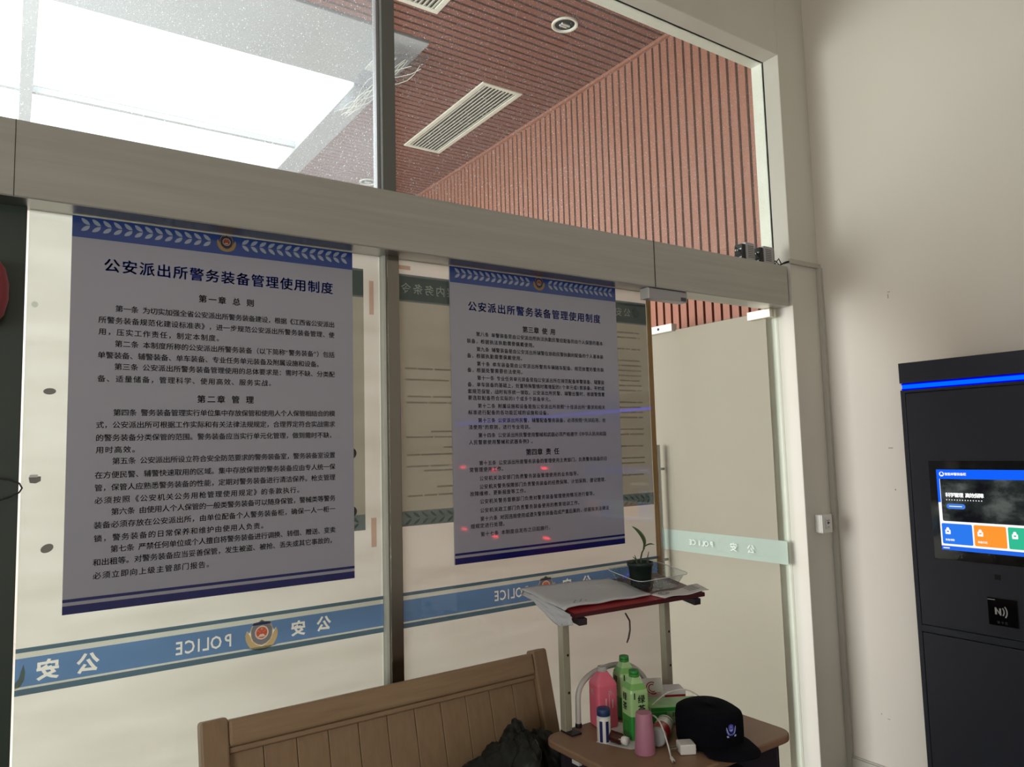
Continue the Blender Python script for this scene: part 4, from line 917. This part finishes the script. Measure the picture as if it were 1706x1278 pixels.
# ---- bottles
def bottle(name, c, R_, H_, label, body_m, cap_m, rot, texts, neck_open=False, shoulder=.72, sq=7.0):
    o = thing(name, c, label, 'bottle')
    x, y, z = c
    prof = [(R_*.90, 0), (R_*.99, H_*.02), (R_, H_*.08), (R_, H_*shoulder*.98), (R_*.93, H_*(shoulder+.03)), (R_*.40, H_*.90), (R_*.36, H_*.915)]
    MB().lathe(prof, (x, y, z+.001), 40, sq=(sq, rot), smooth=False).build('body', body_m, o)
    if neck_open:
        MB().lathe([(R_*.42, H_*.915), (R_*.42, H_*1.0), (R_*.38, H_*1.0), (R_*.38, H_*.92)], (x, y, z), 20).lathe([(R_*.42, H_*.94), (R_*.50, H_*.945), (R_*.50, H_*.955), (R_*.42, H_*.96)], (x, y, z), 20).build('neck', M['neck'], o)
    else:
        MB().lathe([(R_*.48, H_*.905), (R_*.52, H_*.915), (R_*.52, H_*.935), (R_*.42, H_*.94), (R_*.50, H_*.945), (R_*.50, H_*.995), (R_*.44, H_*1.0)], (x, y, z), 24).build('cap', cap_m, o)
    # printing on the two faces that look into the room
    for ang, items, m_ in texts:
        nrm = Vector((math.cos(ang), math.sin(ang), 0)); sd = Vector((-nrm.y, nrm.x, 0))
        mp = lambda u, v, t=0.0, n_=nrm, s_=sd: tuple(Vector((x, y, z))+n_*(R_*1.003+.0008)+s_*u+Vector((0, 0, v)))
        m = MB()
        for it in items:
            if it[0] == 'T': write(m, it[1], it[2]-it[4]*.5, it[2]+it[4]*.5, it[3], it[4], mp, 0, 0, True, .03)
            else: m.flat([(it[1], it[2]), (it[3], it[2]), (it[3], it[4]), (it[1], it[4])], mp)
        m.build('label_print', m_, o)
    return o
RT = -0.25                                       # turn of the square bottles
fa, fb = RT-PI/2, RT-PI                          # outward angles of the two visible faces
def col(ch, u, v, s): return [('T', c, u, v-k*s*1.12, s) for k, c in enumerate(ch)]
bottle('drink_bottle', (1.535, 1.785, ZT), .0345, .176, 'square pink juice bottle with clear open neck on the desk', M['pink_juice'], M['white_plastic'], RT,
       [(fa, [('R', -.010, .05, -.006, .09), ('R', .002, .03, .004, .10), ('R', .012, .06, .016, .085), ('T', '水', .008, .100, .018)], M['pink_txt']), (fb, col('桃', -.004, .098, .018), M['pink_txt'])], True)
def tea(c, H_, label):
    o = bottle('drink_bottle', c, .0305, H_, label, M['pale_green'], M['green_cap'], RT,
        [(fa, col('绿茶', .004, H_*.56, .024)+[('R', -.020, .118, -.016, .136)], M['dark_ink']), (fb, col('绿茶', -.004, H_*.58, .024)+[('R', -.012, .020, .012, .021), ('R', -.012, .050, .012, .051), ('R', -.012, .02, -.011, .05), ('R', .011, .02, .012, .05)], M['dark_ink'])], shoulder=.70)
    x, y, z = c
    MB().lathe([(.0306, .004), (.0309, .012), (.0309, H_*.36)], (x, y, z), 40, sq=(7.0, RT), smooth=False).build('green_sleeve', M['green_deep'], o)
    MB().lathe([(.0289, H_*.735), (.0122, H_*.888)], (x, y, z+.0012), 40, sq=(7.0, RT), smooth=False).build('green_shoulder', M['green_tea'], o)
tea((1.640, 1.800, ZT), .186, 'green tea bottle standing furthest back, behind the other green one')
tea((1.545, 1.655, ZT), .192, 'green tea bottle standing in front, nearest the pink cup')
vb = thing('pill_bottle', (1.452, 1.690, ZT), 'small white and navy pill bottle with dark blue cap', 'bottle')
c = (1.452, 1.690, ZT+.001)
MB().lathe([(.0195, 0), (.0205, .003), (.0205, .066), (.018, .071), (.016, .073)], c, 28).build('body', M['white_plastic'], vb)
m = MB()
for a0 in (3.35, 4.25, 5.3):
    n = 7; vs = [(c[0]+.0209*math.cos(a0+k*.075), c[1]+.0209*math.sin(a0+k*.075), z) for z in (ZT+.004, ZT+.062) for k in range(n)]
    m.add(vs, [(k, k+1, n+k+1, n+k) for k in range(n-1)])
m.build('label', M['navy_lbl'], vb)
MB().lathe([(.0190, .073), (.0198, .074), (.0198, .090), (.018, .093), (0, .0935)], c, 28).build('cap', M['blue_cap'], vb)
cup = MB().lathe([(.0285, .0), (.0290, .002), (.0225, .106), (.0215, .108), (.018, .1075), (0, .1075)], (1.487, 1.560, ZT+.001), 36)
tag(cup.build('plastic_cup', M['pinkcup']), 'pink plastic cup standing upside down before the green bottle', 'cup')
tag(MB().prism([(1.43, 1.70), (1.585, 1.775), (1.625, 1.665), (1.51, 1.585), (1.47, 1.60)], zmap, ZT+.0004, ZT+.001).build('paper_sheet', M['paper']), 'blank white paper sheet lying under the bottles on the desk', 'paper')
bb = thing('medicine_bottle', (1.47, 1.65, ZT), 'brown medicine bottle lying on its side before the bottles', 'bottle')
ax = Vector((.012, -.085, 0)).normalized()
MB().lathe([(.0, 0), (.014, .001), (.0155, .004), (.0155, .060), (.010, .068)], (1.462, 1.700, ZT+.017), 20, axis=ax).build('body', M['brown'], bb)
MB().lathe([(.0105, .068), (.0115, .070), (.0115, .084), (0, .085)], (1.462, 1.700, ZT+.017), 20, axis=ax).build('cap', M['white_plastic'], bb)
# green tissue pack, white carton, card, can
gx, gy = Vector((.866, -.5, 0)), Vector((.5, .866, 0))
tp = thing('tissue_pack', (1.725, 1.68, ZT), 'green and white soft tissue pack lying behind the cap', 'tissue pack')
MB().obox((1.728, 1.683, ZT+.030), gx*.085, gy*.04, Vector((0, 0, .029))).build('wrapper', mat('green_wrapper', '7FAF6C', .3, nz=(14, (1, 1, 1), 'A9C79C')), tp, bevel=.008, seg=3)
q = lambda u, v, t=0.0: tuple(Vector((1.728, 1.683, ZT+.030))+gx*u-gy*(.0406+t)+Vector((0, 0, v)))
MB().flat([(-.078, .012), (.078, .012), (.078, .023), (-.078, .023)], q).flat([(-.078, -.022), (-.03, -.022), (-.03, .010), (-.078, .010)], q).build('green_print', M['green_deep'], tp)
m = MB()
for k in range(7): m.flat([(-.012+k*.0055, -.004), (-.009+k*.0055, -.004), (-.009+k*.0055, .009), (-.012+k*.0055, .009)], q, .0005)
m.build('barcode', M['dark_ink'], tp)
ct = thing('small_carton', (1.77, 1.76, ZT), 'white carton with a red stripe behind the tissue pack', 'box')
MB().obox((1.775, 1.765, ZT+.0345), gx*.062, gy*.034, Vector((0, 0, .033))).build('carton', M['paper'], ct, bevel=.002)
q = lambda u, v, t=0.0: tuple(Vector((1.775, 1.765, ZT+.0345))+gx*u-gy*(.0345+t)+Vector((0, 0, v)))
MB().flat([(-.06, .012), (.06, .012), (.06, .022), (-.06, .022)], q).build('red_stripe', M['red_can'], ct)
cdn = thing('printed_card', (1.70, 1.77, ZT+.06), 'white card with a ring print leaning behind the green bottles', 'card')
up_ = Vector((-.16, .10, .98)).normalized(); cen = Vector((1.712, 1.752, ZT+.083))
q = lambda u, v, t=0.0: tuple(cen+gx*u+up_*v-gy*t)
MB().prism([(-.034, -.030), (.034, -.030), (.034, .030), (-.034, .030)], q, -.003, 0).build('card', M['paper'], cdn)
m = MB()
for r_ in (.020, .013):
    a_, b_ = arc(0, 0, r_, 60, 300, 16), arc(0, 0, r_-.003, 60, 300, 16); m.add([q(x, y, .0006) for x, y in a_+b_], [(i, i+1, 18+i, 17+i) for i in range(16)])
for k in range(3): m.flat([(-.028, -.026+k*.005), (.024, -.026+k*.005), (.024, -.0245+k*.005), (-.028, -.0245+k*.005)], q, .0006)
m.build('ring_print', M['red_can'], cdn)
can = thing('drink_can', (1.60, 1.585, ZT), 'red and white can lying on its side beside the cap', 'can')
ca = Vector((.80, .52, 0)).normalized(); cp = Vector((1.536, 1.562, ZT+.0267))
MB().lathe([(.022, 0), (.0255, .004), (.0255, .018)], cp, 28, axis=ca).build('base', M['grey_plastic'], can)
MB().lathe([(.0257, .018), (.0257, .066)], cp, 28, axis=ca).build('red_label', M['red_can'], can)
MB().lathe([(.0255, .066), (.0255, .118), (.022, .124), (.020, .122)], cp, 28, axis=ca).build('white_label', M['white_plastic'], can)
MB().lathe([(.0259, .105), (.0259, .108)], cp, 28, axis=ca).build('seam', M['black'], can)
ch = thing('charger', (1.575, 1.488, ZT), 'white wall charger lying before the cap', 'charger')
MB().obox((1.578, 1.493, ZT+.0145), gx*.022, gy*.022, Vector((0, 0, .0135))).build('body', M['white_plastic'], ch, bevel=.003)
MB().obox((1.553, 1.516, ZT+.012), gx*.010, gy*.0015, Vector((0, 0, .003))).obox((1.547, 1.506, ZT+.012), gx*.010, gy*.0015, Vector((0, 0, .003))).build('prong', M['chrome'], ch)
MB().obox((1.612, 1.482, ZT+.0105), gx*.012, gy*.007, Vector((0, 0, .006))).build('plug', M['white_plastic'], ch, bevel=.002)
us = thing('usb_cable', (1.55, 1.55, ZT), 'white charging cable looping over the pack to the desk front', 'cable')
def smooth(pts, n=6):
    P = [Vector(p) for p in pts]; out = []
    for i in range(len(P)-1):
        a, b, c, d = P[max(i-1, 0)], P[i], P[i+1], P[min(i+2, len(P)-1)]
        for k in range(n):
            t = k/n; out.append(.5*((2*b)+(c-a)*t+(2*a-5*b+4*c-d)*t*t+(3*b-a-3*c+d)*t**3))
    return out+[P[-1]]
MB().tube(smooth([(1.600, 1.71, ZT+.004), (1.622, 1.70, ZT+.035), (1.67, 1.69, ZT+.070), (1.72, 1.68, ZT+.088), (1.775, 1.66, ZT+.086), (1.80, 1.62, ZT+.058), (1.79, 1.57, ZT+.012), (1.78, 1.555, ZT+.003)]), .0022, 8).build('cord', M['white_plastic'], us)
c2 = MB().tube(smooth([(1.592, 1.66, ZT+.003), (1.586, 1.632, ZT+.058), (1.565, 1.578, ZT+.060), (1.545, 1.535, ZT+.030), (1.527, 1.505, ZT+.006), (1.508, 1.482, ZT+.003)]), .0022, 8).build('cord', M['white_plastic'], us)
MB().tube([(1.510, 1.484, ZT+.005), (1.499, 1.466, ZT+.005)], .0045, 10).build('connector', M['white_plastic'], c2)
MB().tube([(1.499, 1.466, ZT+.005), (1.493, 1.456, ZT+.005)], .003, 8).build('plug_tip', M['chrome'], c2)
# bent white tube behind the bottles
tb = smooth([(1.463, 1.82, ZT+.004), (1.465, 1.822, ZT+.06), (1.472, 1.826, ZT+.10), (1.50, 1.832, ZT+.128), (1.56, 1.846, ZT+.142), (1.64, 1.850, ZT+.146), (1.70, 1.838, ZT+.135), (1.735, 1.815, ZT+.10), (1.745, 1.812, ZT+.05), (1.745, 1.812, ZT+.004)], 5)
hp = thing('bent_tube', (1.60, 1.82, ZT), 'white bent metal tube hoop standing behind the bottles', 'tube')
MB().tube(tb, .0085, 12).build('tube', M['tubewhite'], hp)
for x, y in ((1.463, 1.82), (1.745, 1.812)): MB().lathe([(.010, 0), (.011, .004), (.0095, .012)], (x, y, ZT+.0005), 14).build('end_cap', M['black'], hp)

# ---- cap
cap = thing('peaked_cap', (1.69, 1.50, ZT), 'black cap with blue embroidered badge on the front of the desk', 'cap')
cc = Vector((1.690, 1.505, ZT+.001)); fd_ = Vector((-.20, -.98, 0)).normalized(); sd_ = Vector((-fd_.y, fd_.x, 0))
prof = [(.086, .002), (.088, .010), (.089, .045), (.089, .074), (.086, .088), (.076, .095), (.05, .098), (.0, .099)]
m = MB(); n = 48; vs = []
def crown(r, h, a):
    rx, ry = r*1.04, r*.98
    dip = -.004*math.cos(a)*(1 if h > .08 else 0); lean = 1-.06*max(0, math.cos(a))*(h/.09)
    k = 1/((abs(math.cos(a))**2.5+abs(math.sin(a))**2.5)**(1/2.5))
    return cc+fd_*(rx*k*math.cos(a)*lean)+sd_*(ry*k*math.sin(a))+Vector((0, 0, h+dip))
for r, h in prof:
    for j in range(n): vs.append(crown(r, h, 2*PI*j/n))
m.add(vs, [(i*n+j, i*n+(j+1) % n, (i+1)*n+(j+1) % n, (i+1)*n+j) for i in range(len(prof)-1) for j in range(n)], 0, True)
m.build('crown', M['capcloth'], cap)
m = MB(); vs = []; K = 20
for i in range(K+1):
    a = -1.12+2.24*i/K; base = crown(.088, .012, a)
    ext = .076*math.cos(a*.80)**.6
    for t in (0, .5, 1):
        p = base+fd_*ext*t+Vector((0, 0, -.006*t*t-.004*t*abs(math.sin(a))+.004*math.sin(t*PI)*math.cos(a))); vs.append(p)
for i in range(K+1):
    for t in range(3): vs.append(vs[i*3+t]+Vector((0, 0, .0032)))
o3 = 3*(K+1)
fs = [(i*3+t, i*3+t+1, (i+1)*3+t+1, (i+1)*3+t) for i in range(K) for t in range(2)]
fs += [tuple(o3+x for x in f_[::-1]) for f_ in fs]+[(i*3+2, o3+i*3+2, o3+(i+1)*3+2, (i+1)*3+2) for i in range(K)]+[(t, t+1, o3+t+1, o3+t) for t in range(2)]+[(K*3+t, o3+K*3+t, o3+K*3+t+1, K*3+t+1) for t in range(2)]
m.add(vs, fs, 0, True); m.build('peak', M['capcloth'], cap)
def capmap(u, v, t=0.0):
    a = -u/.088+.06; p = crown(.0885, .058+v, a); return tuple(p+(p-cc-Vector((0, 0, p.z-cc.z))).normalized()*(.0012+t))
m = MB()
half = [p for p in WREATH if p[0] >= 0]; HB = .030
for s_ in (1, -1):
    m.flat([(s_*u*HB, v*HB) for u, v in half], capmap, 0, 0)
    for k in range(4): m.flat([(x*HB, y*HB) for x, y in leaf(s_*(.28+.06*k), -.38+.14*k, PI/2-s_*(.5-.1*k), .26, .10)], capmap, .0004, 1)
    m.flat([(s_*u*HB, v*HB) for u, v in ((.28, -.62), (.50, -.62), (.56, -.46), (.36, -.46))], capmap, .0003, 1)
m.flat([(u*HB*.8, v*HB*.9+.002) for u, v in SHIELD], capmap, .0004, 0); m.flat([(x*HB, y*HB) for x, y in arc(0, .1, .2, 200, 340, 8)], capmap, .0007, 1); m.flat([(x*HB, y*HB) for x, y in star(0, .25, .09)], capmap, .0007, 1)
m.build('embroidered_badge', [M['emb_blue'], M['emb_white']], cap)
